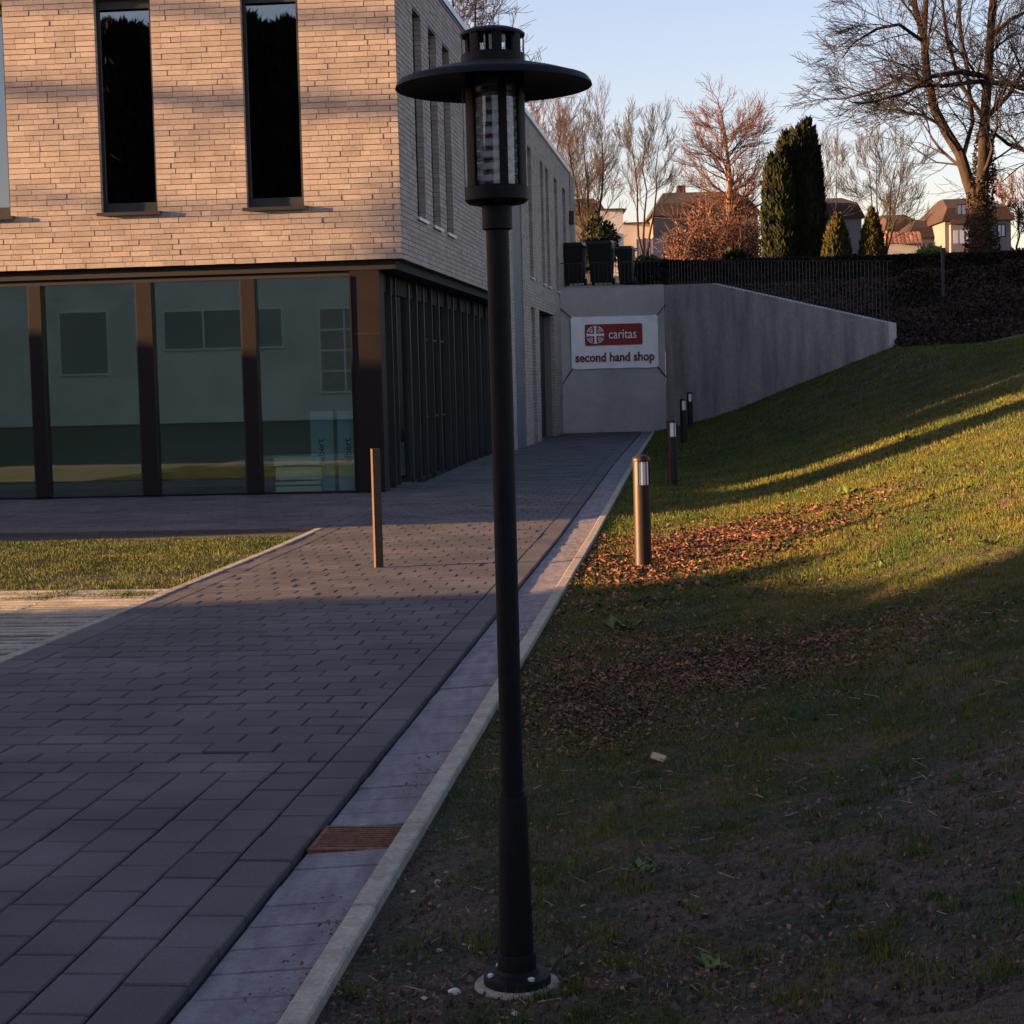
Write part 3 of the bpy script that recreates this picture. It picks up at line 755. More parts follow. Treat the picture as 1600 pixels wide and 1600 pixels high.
text('logo_lettering', 'caritas', 0.385, M['vinyl'], rp, (rcx + 0.25, -0.022, rcz + 0.0), (rad(90), 0, 0), 0.0, ext=0.002, sx_=0.80)
text('lettering', 'second hand shop', 0.355, M['maroon'], bn, (0.0, -0.016, -0.43), (rad(90), 0, 0), 0.009, ext=0.004, sx_=0.87)
for e, f_, dx, dz in ((-1, 1, -.40, .36), (1, 1, .30, .36), (-1, -1, -.28, -.42), (1, -1, .26, -.34)):
    mb = MB(); mb.bar((e * (BWd / 2 - .03), 0.0, f_ * (BH / 2 - .03)), (e * BWd / 2 + dx, 0.04, f_ * BH / 2 + dz), 0.022); mb.build('rope', M['rope'], bn)

# ------------------------------------------------------------------ wheelie bins
def make_bin(w=0.70, h=1.30, lid=True):
    r = empty('wheelie_bin')
    mb = MB(); w0, w1 = w * 0.40, w * 0.5
    mb.hexa([(-w0, -.28, .06), (w0, -.28, .06), (w0, .28, .06), (-w0, .28, .06), (-w1, -.36, h - .1), (w1, -.36, h - .1), (w1, .36, h - .1), (-w1, .36, h - .1)])
    mb.build('body', M['bin'], r)
    mb = MB(); mb.hexa([(-w1 - .02, -.40, h - .1), (w1 + .02, -.40, h - .1), (w1 + .02, .40, h - .1), (-w1 - .02, .40, h - .1), (-w1 + .05, -.32, h), (w1 - .05, -.32, h), (w1 - .05, .38, h + .03), (-w1 + .05, .38, h + .03)])
    l_ = mb.build('lid', M['bin'], r)
    mb = MB(); mb.tube([(w1 + .01, .3, h - .12), (w1 + .06, .42, h - .04), (w1 - .1, .45, h - .02), (-w1 + .1, .45, h - .02), (-w1 - .06, .42, h - .04), (-w1 - .01, .3, h - .12)], [.018] * 6); mb.build('handle', M['bin'], r)
    for e in (-1, 1):
        mb = MB(); mb.tube([(e * (w0 - .02), .3, .1), (e * (w0 + .05), .3, .1)], [.1, .1], 14); mb.build('wheel', M['frame_dark'], r)
    return r
for X_, w_, h_, lb in ((2.02, 0.60, 1.22, 'tall black wheelie bin nearest the office wall, first of three above the banner'), (2.80, 0.72, 1.25, 'widest black wheelie bin with rounded shiny lid, middle of three above the banner'), (3.52, 0.46, 1.08, 'smallest lowest black wheelie bin at the hedge end of the row of three')):
    b_ = make_bin(w_, h_); b_.location = (X_, 51.9, 4.42); b_.rotation_euler = (0, 0, -0.2)
    tag(b_, lb, 'wheelie bin', 'wheelie bins on the wall above the banner')

# ------------------------------------------------------------------ street lamp
LPX, LPY = -0.020, 4.63
lz0 = float(lawn_z(LPX, LPY, False)) * 0 - 0.02
lp = empty('street_lamp', (LPX, LPY, -0.004)); tag(lp, 'tall black lamp post with wide flat disc shade and glazed lantern in the foreground', 'street lamp')
def lat(name, prof, m, parent=lp, n=48, **k):
    mb = MB(); mb.lathe(prof, n, **k); return mb.build(name, m, parent, smooth=True)
lat('footing', [(.116, -.08), (.116, -.006), (.110, 0.002), (.02, .003)], M['kerb'])
fl = lat('flange', [(.0905, -.01), (.0905, .018), (.088, .024), (.060, .030), (.055, .042), (.02, .042)], M['lamp'])
for a in (200, 300, 65, 130):
    mb = MB(); mb.lathe([(.009, .022), (.009, .032), (.006, .034)], 6, (.075 * math.cos(rad(a)), .075 * math.sin(rad(a)))); mb.build('bolt', M['alu'], fl)
lat('collar', [(.052, .035), (.052, .078), (.050, .084), (.04, .085)], M['lamp'])
lat('lower_pole', [(.0465, .082), (.0450, .16), (.0385, .500), (.0370, .508), (.030, .510)], M['lamp'])
lat('pole_ring', [(.0325, .509), (.0325, .520), (.030, .522)], M['lamp'])
lat('pole', [(.0300, .50), (.0298, 1.3), (.0300, 2.02)], M['lamp'])
lat('neck', [(.033, 2.003), (.0395, 2.006), (.0395, 2.066), (.045, 2.069), (.03, 2.070)], M['lamp'])
hd = lat('lantern_base', [(.045, 2.066), (.074, 2.072), (.083, 2.080), (.083, 2.112), (.080, 2.115), (.02, 2.116)], M['lamp'])
# lantern: four wide posts, glass, ribbed lens rings
for a in (-27, -74, 35, 90, 145, 183, 218):
    mb = MB(); mb.lathe([(.0725, 2.114), (.0825, 2.114), (.0825, 2.41), (.0725, 2.41), (.0725, 2.114)], 6, a0=rad(a - (7 if a == -74 else 11)), a1=rad(a + (7 if a == -74 else 11)), cap=False); mb.build('lantern_post', M['lamp'], hd)
lat('glass_cylinder', [(.070, 2.117), (.070, 2.408)], M['glass_lamp'], hd, cap=False)
for k in range(9):
    z = 2.124 + k * 0.0305
    mb = MB(); mb.lathe([(.034, z + .004), (.056, z), (.058, z + .004), (.050, z + .018), (.036, z + .022)], 40, cap=False); mb.build('lens_ring', M['lens'], hd, smooth=True)
lat('lamp_tube', [(.018, 2.12), (.018, 2.40), (.01, 2.405)], M['opal'], hd)
lat('shade', [(.050, 2.406), (.083, 2.405), (.150, 2.398), (.215, 2.384), (.250, 2.370), (.256, 2.371), (.254, 2.378), (.246, 2.389), (.238, 2.391), (.197, 2.404), (.135, 2.420), (.098, 2.429), (.084, 2.432), (.05, 2.433)], M['lamp'], n=80, cap=False)
lat('upper_collar', [(.083, 2.427), (.083, 2.453), (.080, 2.456), (.05, 2.457)], M['lamp'])
tp = lat('cap', [(.05, 2.502), (.084, 2.502), (.0845, 2.508), (.078, 2.513), (.055, 2.521), (.02, 2.527), (.002, 2.528)], M['lamp'])
for k in range(8):
    a = k * 45 + 8; mb = MB(); mb.lathe([(.068, 2.454), (.0815, 2.454), (.0815, 2.504), (.068, 2.504), (.068, 2.454)], 3, a0=rad(a - 9), a1=rad(a + 9), cap=False); mb.build('cap_post', M['lamp'], tp)
lat('inner_glass', [(.060, 2.456), (.060, 2.503)], M['glass_lamp'], tp, cap=False)

# ------------------------------------------------------------------ bollard lights
def make_bollard():
    r = empty('bollard_light')
    def L(name, prof, m, n=36, **k): mb = MB(); mb.lathe(prof, n, **k); return mb.build(name, m, r, smooth=True)
    L('body', [(.072, -.1), (.072, .712), (.068, .714)], M['bollard'])
    L('cap', [(.060, .912), (.0745, .914), (.0765, .925), (.0745, .938), (.066, .952), (.045, .964), (.002, .970)], M['bollard'])
    L('shroud', [(.072, .712), (.072, .914), (.064, .914), (.064, .712)], M['bollard'], n=20, a0=rad(-18), a1=rad(-120 + 360), cap=False)
    l_ = L('lens', [(.060, .713), (.060, .913)], M['opal'], cap=False)
    for a in (-58,):
        mb = MB(); mb.bar((.069 * math.cos(rad(a)), .069 * math.sin(rad(a)), .713), (.069 * math.cos(rad(a)), .069 * math.sin(rad(a)), .913), .009); mb.build('guard_bar', M['bollard'], l_)
    return r
def copy_tree(o, parent=None):
    c = o.copy(); COL.objects.link(c); c.parent = parent
    for ch in o.children: copy_tree(ch, c)
    return c
bp = make_bollard()
for i, (X_, Y_, lb) in enumerate(((1.103, 14.93, 'sunlit bollard light standing in fallen leaves, nearest of the row'), (2.295, 25.05, 'dark bollard light in shadow directly behind the sunlit one'), (3.70, 37.6, 'small dark bollard light between the second one and the concrete wall'), (4.72, 46.2, 'farthest smallest bollard light close to the concrete wing wall'))):
    o = bp if i == 0 else copy_tree(bp)
    o.location = (X_, Y_, float(lawn_z(X_, Y_, False)) - .01)
    tag(o, lb, 'bollard light', 'bollard lights along the kerb')
# square steel post on the path
ps = empty('steel_post', (-1.20, 15.57, 0), rad(20)); tag(ps, 'slim square bronze post standing alone on the paved path', 'post')
mb = MB(); mb.box(-.035, .035, -.03, .03, -.05, 1.045); mb.build('shaft', M['post'], ps)
mb = MB(); mb.box(-.037, .037, -.032, .032, 1.046, 1.052); mb.build('cap', M['post'], ps)
mb = MB(); mb.lathe([(.008, 0), (.008, .004), (.004, .005)], 10); k_ = mb.build('lock_hole', M['frame_dark'], ps); k_.rotation_euler = (rad(90), 0, 0); k_.location = (0.005, -.03, .19)

# ------------------------------------------------------------------ trees
class Tubes:
    """many 3- or 4-sided tapering segments collected with numpy"""
    def __init__(s): s.A = []; s.B = []; s.ra = []; s.rb = []
    def seg(s, a, b, ra, rb): s.A.append(a); s.B.append(b); s.ra.append(ra); s.rb.append(rb)
    def mesh(s, name, m, n=3):
        A = np.array(s.A); B = np.array(s.B); ra = np.array(s.ra)[:, None]; rb = np.array(s.rb)[:, None]
        D = B - A; Ln = np.linalg.norm(D, axis=1, keepdims=True); D = D / np.maximum(Ln, 1e-6)
        ref = np.where(np.abs(D[:, 2:3]) > 0.9, np.array([[1., 0, 0]]), np.array([[0, 0, 1.]]))
        U = np.cross(D, ref); U /= np.linalg.norm(U, axis=1, keepdims=True); W_ = np.cross(D, U)
        rings = []
        for P, r in ((A, ra), (B, rb)):
            for k in range(n):
                a = 2 * math.pi * k / n
                rings.append(P + (U * math.cos(a) + W_ * math.sin(a)) * r)
        V = np.stack(rings, 1).reshape(-1, 3)
        base = (np.arange(len(A)) * 2 * n)[:, None, None]
        q = np.array([[k, (k + 1) % n, n + (k + 1) % n, n + k] for k in range(n)])[None]
        return fast_mesh(name, V, (base + q).reshape(-1), 4, m)

def grow(T_, p, d, L, r, lvl, rnd, P):
    """recursive branch; P: dict(split, spread, up, wig, nseg, rmin)"""
    n = P['nseg'] if lvl > 1 else max(2, P['nseg'] - 1)
    p = np.array(p, float); d = np.array(d, float) / np.linalg.norm(d)
    pts = [p]
    r0 = r
    for i in range(n):
        d = d + rnd.normal(0, P['wig'], 3) + np.array([0, 0, P['up'] * (0.6 if lvl > 2 else 1)]) * 0.12
        d /= np.linalg.norm(d)
        q = p + d * L / n
        r1 = max(P['rmin'], r0 * (1 - 0.42 / n * 1.2))
        T_.seg(p, q, r0, r1)
        p = q; r0 = r1; pts.append(p)
        if lvl > 0:
            k = P['side'] if i < n - 1 else P['split']
            for j in range(k):
                if i == 0 and lvl == P['top'] : continue
                ax = rnd.normal(0, 1, 3); ax -= d * ax.dot(d); ax /= np.linalg.norm(ax)
                sp_ = P['spread'] * rnd.uniform(0.6, 1.3)
                nd = d * math.cos(sp_) + ax * math.sin(sp_)
                if nd[2] < P.get('minz', -0.2): nd[2] = abs(nd[2]) * 0.3
                grow(T_, p, nd, L * P['decay'] * rnd.uniform(0.7, 1.15), max(P['rmin'], r0 * P['rdec']), lvl - 1, rnd, P)
    return pts

def bare_tree(name, label, loc, stems, m_trunk, m_twig, P, seed, cat='tree', group=None):
    """stems: list of (polyline world points, radii, first level)"""
    rnd = np.random.default_rng(seed)
    root = empty(name, loc); tag(root, label, cat, group)
    L0 = np.array(loc)
    tr = MB(); tw = Tubes()
    for pts, radii, every, Lb, lvl in stems:
        tr.tube([Vector(p) - Vector(loc) for p in pts], radii, 9)
        pts = np.array(pts, float)
        cum = np.concatenate([[0], np.cumsum(np.linalg.norm(np.diff(pts, axis=0), axis=1))])
        s_ = cum[-1] * P.get('start', 0.35)
        while s_ < cum[-1]:
            i = np.searchsorted(cum, s_) - 1; i = max(0, min(i, len(pts) - 2))
            f = (s_ - cum[i]) / (cum[i + 1] - cum[i]); p = pts[i] * (1 - f) + pts[i + 1] * f
            rr = radii[i] * (1 - f) + radii[i + 1] * f
            d = (pts[i + 1] - pts[i]); d /= np.linalg.norm(d)
            ax = rnd.normal(0, 1, 3); ax[1] *= 0.8; ax -= d * ax.dot(d); ax /= np.linalg.norm(ax)
            a = P.get('leave', 0.9) * rnd.uniform(0.75, 1.2)
            nd = d * math.cos(a) + ax * math.sin(a)
            k = 1 - 0.45 * s_ / cum[-1]
            grow(tw, p - L0, nd, Lb * k * rnd.uniform(0.7, 1.2), max(P['rmin'], rr * 0.42), lvl, rnd, P)
            s_ += every * rnd.uniform(0.6, 1.4)
        d = pts[-1] - pts[-2]
        grow(tw, pts[-1] - L0, d, Lb * 0.6, radii[-1], lvl, rnd, P)
    tr.build('trunk', m_trunk, root, smooth=True)
    link('crown', tw.mesh('crown', m_twig), root)
    return root, len(tw.A)

# the same picture ray used only to place far stems at real depths (world points worked out beforehand)
def W3(x, y, Y):
    d = fw + rt * ((x - 800) / F_PX) - up * ((y - CY) / F_PX)
    return Vector((0, 0, EYE)) + d * (Y / d.y)

PB_ = dict(split=2, side=1, spread=0.55, up=0.6, wig=0.12, nseg=4, rmin=0.012, decay=0.66, rdec=0.62, top=99)
# big double trunk tree at the right
Yb = 65.0
def lim(px_, Yo=0.0): return [tuple(W3(x_, y_, Yb + o_)) for (x_, y_, o_) in px_]
zb = hill_z(17.4, Yb)
trunk = [(17.45, Yb, zb - 0.3)] + lim([(1533, 372, 0), (1530, 335, 0), (1529, 318, 0)])
left_l = lim([(1527, 322, 0), (1512, 280, .2), (1500, 240, .3), (1478, 205, .5), (1460, 170, .6), (1449, 120, .8), (1443, 60, .9), (1446, 10, 1.1), (1450, -60, 1.3)])
left_2 = lim([(1444, 62, .9), (1432, 20, 0.5), (1425, -20, 0.2), (1418, -80, 0)])
right_l = lim([(1533, 322, 0), (1537, 260, -.3), (1538, 200, -.4), (1543, 130, -.5), (1547, 70, -.5), (1552, 0, -.7), (1556, -90, -.8)])
arc1 = lim([(1548, 120, -.5), (1500, 112, -1.5), (1455, 120, -2), (1415, 145, -2.5), (1380, 155, -3)])
arc2 = lim([(1700, 190, 2), (1640, 150, 1), (1580, 132, 0), (1530, 127, -.5), (1470, 135, -1.5)])
arc3 = lim([(1444, 66, .9), (1405, 38, 0), (1370, 45, -.5), (1345, 60, -1)])
arc4 = lim([(1540, 190, -.4), (1500, 130, .5), (1480, 60, 1), (1472, 0, 1), (1465, -60, 1)])
arc5 = lim([(1540, 185, -.4), (1575, 150, .5), (1610, 95, 1), (1640, 60, 1.5)])
arc6 = lim([(1547, 60, -.5), (1580, 30, .5), (1620, 10, 1.5), (1650, -30, 2)])
arc7 = lim([(1700, 270, 3), (1640, 255, 2), (1600, 235, 1), (1575, 225, 0), (1550, 205, -.3)])
arc8 = lim([(1505, 245, .3), (1520, 190, 1), (1512, 120, 1.5), (1500, 40, 2), (1497, -60, 2)])
arc9 = lim([(1450, 130, .8), (1410, 120, 1.5), (1370, 140, 2), (1335, 150, 2.2)])
PB2 = dict(PB_); PB2.update(spread=0.46, up=0.05, wig=0.13, minz=-0.7, rmin=0.0075, decay=0.70, rdec=0.55, start=0.12, leave=0.70)
stems = [(trunk, [.58, .42, .37, .33], 99, 1, 0), (left_l, [.26, .225, .20, .19, .175, .155, .135, .11, .09], 1.3, 2.8, 3), (left_2, [.12, .11, .09, .07], 1.1, 2.4, 3),
         (right_l, [.27, .22, .19, .17, .155, .14, .11], 1.3, 2.8, 3), (arc1, [.11, .10, .08, .06, .045], 0.50, 2.3, 3), (arc2, [.13, .12, .11, .09, .07], 0.62, 2.3, 3),
         (arc3, [.075, .06, .05, .04], 0.55, 1.9, 3), (arc4, [.09, .08, .06, .05, .04], 1.1, 2.0, 3), (arc5, [.10, .08, .07, .05], 0.9, 2.2, 3), (arc6, [.09, .07, .05, .04], 0.9, 2.2, 3), (arc7, [.10, .09, .08, .07, .05], 0.9, 2.0, 3), (arc8, [.09, .08, .07, .06, .045], 1.3, 2.0, 3), (arc9, [.09, .07, .05, .045], 0.6, 2.0, 3)]
big, nseg = bare_tree('bare_tree', 'large bare tree with forked trunk and drooping twigs behind the hedge', (17.45, Yb, zb), stems, M['bark'], M['twig'], PB2, 5)
# ivy round its foot
def leaf_cloud(name, P, size, m, parent=None, loc=(0, 0, 0), seed=1, aspect=1.6, nrm=None):
    rnd = np.random.default_rng(seed); n = len(P); P = np.asarray(P) - np.array(loc)
    a = rnd.normal(0, 1, (n, 3)); a /= np.linalg.norm(a, axis=1, keepdims=True)
    b = rnd.normal(0, 1, (n, 3)); b -= a * (a * b).sum(1, keepdims=True); b /= np.linalg.norm(b, axis=1, keepdims=True)
    s_ = (size * rnd.uniform(0.6, 1.4, n))[:, None]
    V = np.stack([P - a * s_ * .5 * aspect, P + b * s_ * .5, P + a * s_ * .5 * aspect, P - b * s_ * .5], 1).reshape(-1, 3)
    return link(name, fast_mesh(name, V, np.arange(4 * n), 4, m), parent)
r_ = np.random.default_rng(3); n = 3600
h = r_.random(n) ** 1.3 * 5.2; an = r_.uniform(0, 2 * math.pi, n); rr = np.interp(h, [0, 2, 3.3, 5.2], [.62, .47, .40, .22]) * r_.uniform(.8, 1.25, n) * (0.85 + .3 * fbm(h * 2, an, 1, 3, 2))
IP = np.stack([17.45 + rr * np.cos(an) + np.where(h > 3.4, 0.12, 0), Yb + rr * np.sin(an), zb + h], 1)
leaf_cloud('ivy', IP, 0.07, M['ivy_leaf'], big, (17.45, Yb, zb), 4)

def simple_tree(name, label, px_, py_base, py_top, Y, lean=0, stems=1, spread_px=60, r=0.16, mt='bark', mw='twig', P=None, seed=1, lvl=3, Lb=2.2, every=0.45, group='bare trees beyond the hedge', start=0.35):
    b = W3(px_, py_base, Y); t = W3(px_ + lean, py_top, Y)
    z0 = hill_z(b.x, Y) if Y > 57 else b.z
    rnd = random.Random(seed); ss = []
    for k in range(stems):
        dx = (k - (stems - 1) / 2) * spread_px / max(1, stems) * Y / F_PX
        pts = [];
        H = t.z - z0
        for j in range(7):
            f = j / 6
            pts.append((b.x + (t.x - b.x) * f + dx * f ** 0.8 + rnd.uniform(-.12, .12) * (j > 0), Y + rnd.uniform(-.3, .3) * f + (k % 2 - .5) * f, z0 - 0.2 + H * 0.9 * f))
        ss.append((pts, [r * (1 - .78 * j / 6) / (stems ** 0.35) for j in range(7)], every, Lb, lvl))
    PP = dict(PB_); PP.update(start=start);
    if P: PP.update(P)
    return bare_tree(name, label, (b.x, Y, z0), ss, M[mt], M[mw], PP, seed, group=group)
cnt = nseg
def cst(r): global cnt; cnt += r[1]
cst(simple_tree('bare_tree', 'bushy bare tree with pale upright twigs beside the office roof end', 925, 400, 195, 92, -10, 3, 75, .17, mw='pale_twig', seed=11, P=dict(up=1.1, spread=.45, rmin=.0075), Lb=2.4, every=.42, start=.3))
cst(simple_tree('bare_tree', 'slender bare tree with three thin stems left of the dark roofed house', 1008, 400, 200, 96, 0, 3, 60, .12, mw='pale_twig', seed=12, P=dict(up=1.2, spread=.40, rmin=.0065), Lb=2.0, every=.5, start=.5))
cst(simple_tree('birch_tree', 'tall sunlit birch with reddish twigs beside the dark conifer', 1148, 400, 168, 86, -18, 1, 10, .24, 'birch_bark', 'birch_twig', dict(up=.35, spread=.55, rmin=.008, leave=1.0), 13, 3, 2.2, .12, start=.28))
cst(simple_tree('bare_tree', 'small fan shaped bare tree behind the narrow golden conifer', 1378, 400, 245, 90, 5, 4, 70, .12, mw='pale_twig', seed=14, P=dict(up=.9, spread=.42, rmin=.007), Lb=2.0, every=.5, start=.35))
cst(simple_tree('bare_tree', 'pinkish bare tree rising just behind the roof edge right of the lamp', 850, 300, 175, 100, 0, 3, 70, .16, mw='birch_twig', seed=15, P=dict(up=.9, spread=.45, rmin=.008), Lb=2.4, every=.45, start=.4))
cst(simple_tree('bare_tree', 'faint bare tree far behind, between conifer and brown roofed house', 1296, 400, 245, 125, 0, 2, 60, .12, mw='pale_twig', seed=16, P=dict(up=.9, spread=.42, rmin=.009), Lb=2.6, every=.8, start=.5))
cst(simple_tree('bare_tree', 'rusty bare tree at the right edge behind the white house', 1592, 400, 300, 120, 0, 3, 110, .14, mw='birch_twig', seed=17, P=dict(up=.7, spread=.5, rmin=.016), Lb=2.0, every=.5, start=.4))
cst(simple_tree('bare_tree', 'bare tree whose twigs show above the roof behind the lamp head', 715, 200, -60, 75, 10, 2, 80, .22, mw='twig', seed=18, P=dict(up=.3, spread=.55, rmin=.009), Lb=3.2, every=.5, start=.55))

# beech bushes that keep brown leaves
def bush(name, label, cx, cy, z0, rx, ry, rz, n, size, m, seed, cat='bush', stems=True, group=None):
    r_ = np.random.default_rng(seed); root = empty(name, (cx, cy, z0)); tag(root, label, cat, group)
    d = r_.normal(0, 1, (n, 3)); d /= np.linalg.norm(d, axis=1, keepdims=True); rr = r_.random(n) ** 0.45
    lump = (0.45 + 1.05 * fbm(d[:, 0] * 3 + seed, d[:, 2] * 3 + d[:, 1], 1.6, 4, seed)) if m is M['beech_leaf'] else 0.75 + 0.45 * fbm(d[:, 0] * 3 + seed, d[:, 2] * 3, 1.3, 3, seed)
    P = np.stack([cx + d[:, 0] * rx * rr * lump, cy + d[:, 1] * ry * rr * lump, z0 + rz * 0.9 + d[:, 2] * rz * rr * lump], 1)
    P = P[P[:, 2] > z0]
    leaf_cloud('foliage', P, size, m, root, (cx, cy, z0), seed)
    T_ = Tubes(); rn = np.random.default_rng(seed)
    for k in range(9):
        grow(T_, (rn.normal(0, rx * .3), 0, 0), (rn.normal(0, .35), rn.normal(0, .4), 1), rz * 1.0, .05, 2, rn, dict(PB_, rmin=.012))
    link('stem', T_.mesh('stem', M['birch_twig'] if m is M['beech_leaf'] else M['twig']), root)
    return root
def bushpx(name, label, x_, ytop, w_px, Y, n, size, m, seed, cat='bush', group=None, ybot=400):
    c = W3(x_, ybot, Y); t = W3(x_, ytop, Y); z0 = hill_z(c.x, Y); H = (t.z - z0) / 2
    return bush(name, label, c.x, Y, z0 - .1, w_px * Y / F_PX / 2, 1.5, H, n, size, m, seed, cat, group=group)
G_ = 'brown leaved bushes beyond the hedge'
bushpx('beech_bush', 'highest rust brown leaved bush in front of the middle of the dark roofed house', 1096, 300, 58, 80, 2600, .07, M['beech_leaf'], 21, group=G_)
bushpx('beech_bush', 'rust brown bush at the left end of the dark roofed house', 1058, 346, 40, 79, 1100, .07, M['beech_leaf'], 28, group=G_)
bushpx('beech_bush', 'rust brown leaved bush round the foot of the birch', 1138, 322, 62, 82, 2300, .07, M['beech_leaf'], 22, group=G_)
bushpx('beech_bush', 'rust brown bush touching the left side of the tall dark conifer', 1176, 318, 48, 81, 1900, .07, M['beech_leaf'], 29, group=G_)
bushpx('beech_bush', 'low rust brown bush at the far right under the white house', 1590, 385, 120, 75, 1800, .12, M['beech_leaf'], 23, group=G_)
bushpx('shrub', 'low dark conifer shrub at the foot of the birch', 1150, 378, 46, 66, 1500, .12, M['conifer'], 24)
bushpx('shrub', 'sunlit yellow green shrub in front of the orange tiled roof', 1450, 378, 70, 66, 1600, .12, M['weed'], 25)
bushpx('shrub', 'dull green shrub rising over the hedge beside the bins', 1012, 392, 60, 64, 1400, .12, M['conifer_gold'], 26)
bushpx('shrub', 'dark evergreen clump below the bushy bare tree at the office end', 935, 325, 62, 88, 2600, .16, M['conifer'], 27)

# conifers
def conifer(name, label, cx, cy, z0, prof, n, m, seed, ysc=1.0, cat='conifer', group=None, size=0.17, lead=0):
    """prof: list of (z above base, radius)"""
    r_ = np.random.default_rng(seed); root = empty(name, (cx, cy, z0)); tag(root, label, cat, group)
    zs = np.array([p[0] for p in prof]); rs = np.array([p[1] for p in prof])
    z = r_.random(n) * zs[-1]
    keep = r_.random(n) < np.interp(z, zs, rs) / rs.max() + .15; z = z[keep]; k = len(z)
    a = r_.uniform(0, 2 * math.pi, k)
    fl = 0.80 + 0.34 * fbm(a * 2.2 + seed, z * 0.45, 1.5, 4, seed)
    R = np.interp(z, zs, rs) * fl * (0.78 + 0.22 * r_.random(k) ** 0.5)
    P = np.stack([R * np.cos(a), R * np.sin(a) * ysc, z], 1)
    if lead:
        j = r_.integers(0, lead, k); ja = r_.uniform(0, 6.28, lead)[j]; jr = r_.uniform(.25, .55, lead)[j] * rs.max(); jh = r_.uniform(.80, 1.0, lead)[j]
        P = P * np.stack([np.full(k, .60), np.full(k, .60), jh], 1) + np.stack([np.cos(ja) * jr, np.sin(ja) * jr, 0 * ja], 1)
    # upright sprays
    s_ = size * r_.uniform(.6, 1.5, k)
    out = np.stack([np.cos(a), np.sin(a), np.zeros(k)], 1); tan = np.stack([-np.sin(a), np.cos(a), np.zeros(k)], 1)
    axis = np.array([0, 0, 1.]) * 1.0 + out * r_.uniform(0.0, .8, k)[:, None] + tan * r_.normal(0, .35, k)[:, None]
    side = tan + out * r_.normal(0, .7, k)[:, None]
    V = np.stack([P - side * s_[:, None] * .3, P + side * s_[:, None] * .3, P + axis * s_[:, None] * 1.3], 1).reshape(-1, 3)
    core = MB(); core.lathe([(max(.02, r0 * (.55 if lead else (.9 if rs.max() > 2 else .72))), z0_ * (.8 if lead else 1)) for z0_, r0 in prof], 14); core.build('trunk', M['earth'] if False else M['conifer'], root)
    link('crown', fast_mesh('crown', V, np.arange(3 * k), 3, m), root)
    return root
zc = hill_z(12, 74)
conifer('columnar_conifer', 'tall dark columnar conifer, the highest evergreen in the row', 12.32, 74, zc - .2, [(0, .95), (2, 1.02), (4.2, 1.02), (5.6, .80), (6.3, .55), (6.75, .12)], 30000, M['conifer'], 31, lead=9)
conifer('columnar_conifer', 'dark conifer column joined to the left side of the tallest one', 11.42, 73.4, zc - .2, [(0, .68), (2.5, .74), (4.2, .62), (5.2, .44), (5.8, .06)], 18000, M['conifer'], 32, lead=6)
conifer('golden_conifer', 'small sunlit golden conifer right beside the tall dark one', 13.28, 71, hill_z(13.3, 71) - .2, [(0, .55), (1.0, .55), (1.9, .38), (2.55, .04)], 7000, M['conifer_gold'], 33, size=.12)
conifer('golden_conifer', 'pointed golden conifer below the fan shaped bare tree', 14.68, 71, hill_z(14.7, 71) - .2, [(0, .52), (.9, .52), (1.9, .33), (2.8, .03)], 7000, M['conifer_gold'], 34, size=.12)

# hedge and undergrowth
r_ = np.random.default_rng(41)
def hedge_pts(x0, x1, yc, zt, th, n, zoff=0.0):
    X = r_.uniform(x0, x1, n); face = r_.random(n)
    Y = np.where(face < .6, yc - th / 2 + r_.random(n) * .2, yc + r_.uniform(-th / 2, th / 2, n))
    zb_ = 4.15; ztop = zt + 0.12 * (fbm(X, X * 0, 1.2, 3, 4) - .5)
    Z = np.where(face < .6, zb_ + (ztop - zb_) * r_.random(n), ztop - r_.random(n) * .15)
    return np.stack([X, Y, Z], 1)
hg = empty('hedge', (11, 55.4, 4.2)); tag(hg, 'long dark clipped hedge behind the railing', 'hedge')
leaf_cloud('foliage', hedge_pts(3.6, 26, 55.4, 5.27, 1.0, 50000), .065, M['hedge'], hg, (11, 55.4, 4.2), 42)
mb = MB(); mb.box(3.7 - 11, 26 - 11, -.38, .4, -.3, 0.98); mb.build('hedge_core', M['hedge'], hg)
n = 70000
X = r_.uniform(4.7, 26, n); Y0, Z0 = wall_line(X); v = r_.random(n); Y = Y0 + np.where(X > 9.5, -.25, .35) + (HY - Y0) * v
v2 = (Y - Y0) / (HY - Y0); Z = Z0 + (4.45 - Z0) * np.clip(v2, 0, 1) ** .9
bulk = np.clip((X - 8.5) / 3, 0.15, 1)
Z = Z + r_.random(n) * (0.15 + 1.0 * fbm(X, Y, .45, 3, 7) ** 2) * bulk
und = leaf_cloud('undergrowth', np.stack([X, Y, Z], 1), .065, M['ivy'], None, (0, 0, 0), 43)
nn = 9000; X2 = r_.uniform(9.6, 26, nn); Y2 = r_.uniform(42.9, 45.2, nn)
Z2 = lawn_z(X2, Y2, False) + r_.random(nn) * .22 * np.clip(Y2 - 42.9, 0, 1)
und2 = leaf_cloud('undergrowth', np.stack([X2, Y2, Z2], 1), .07, M['ivy'], None, (0, 0, 0), 44)
stuffed(und2, 'ragged dark edge of undergrowth along the top of the lawn bank', 'undergrowth')
stuffed(und, 'dark brown and green undergrowth covering the slope between lawn and hedge', 'undergrowth')
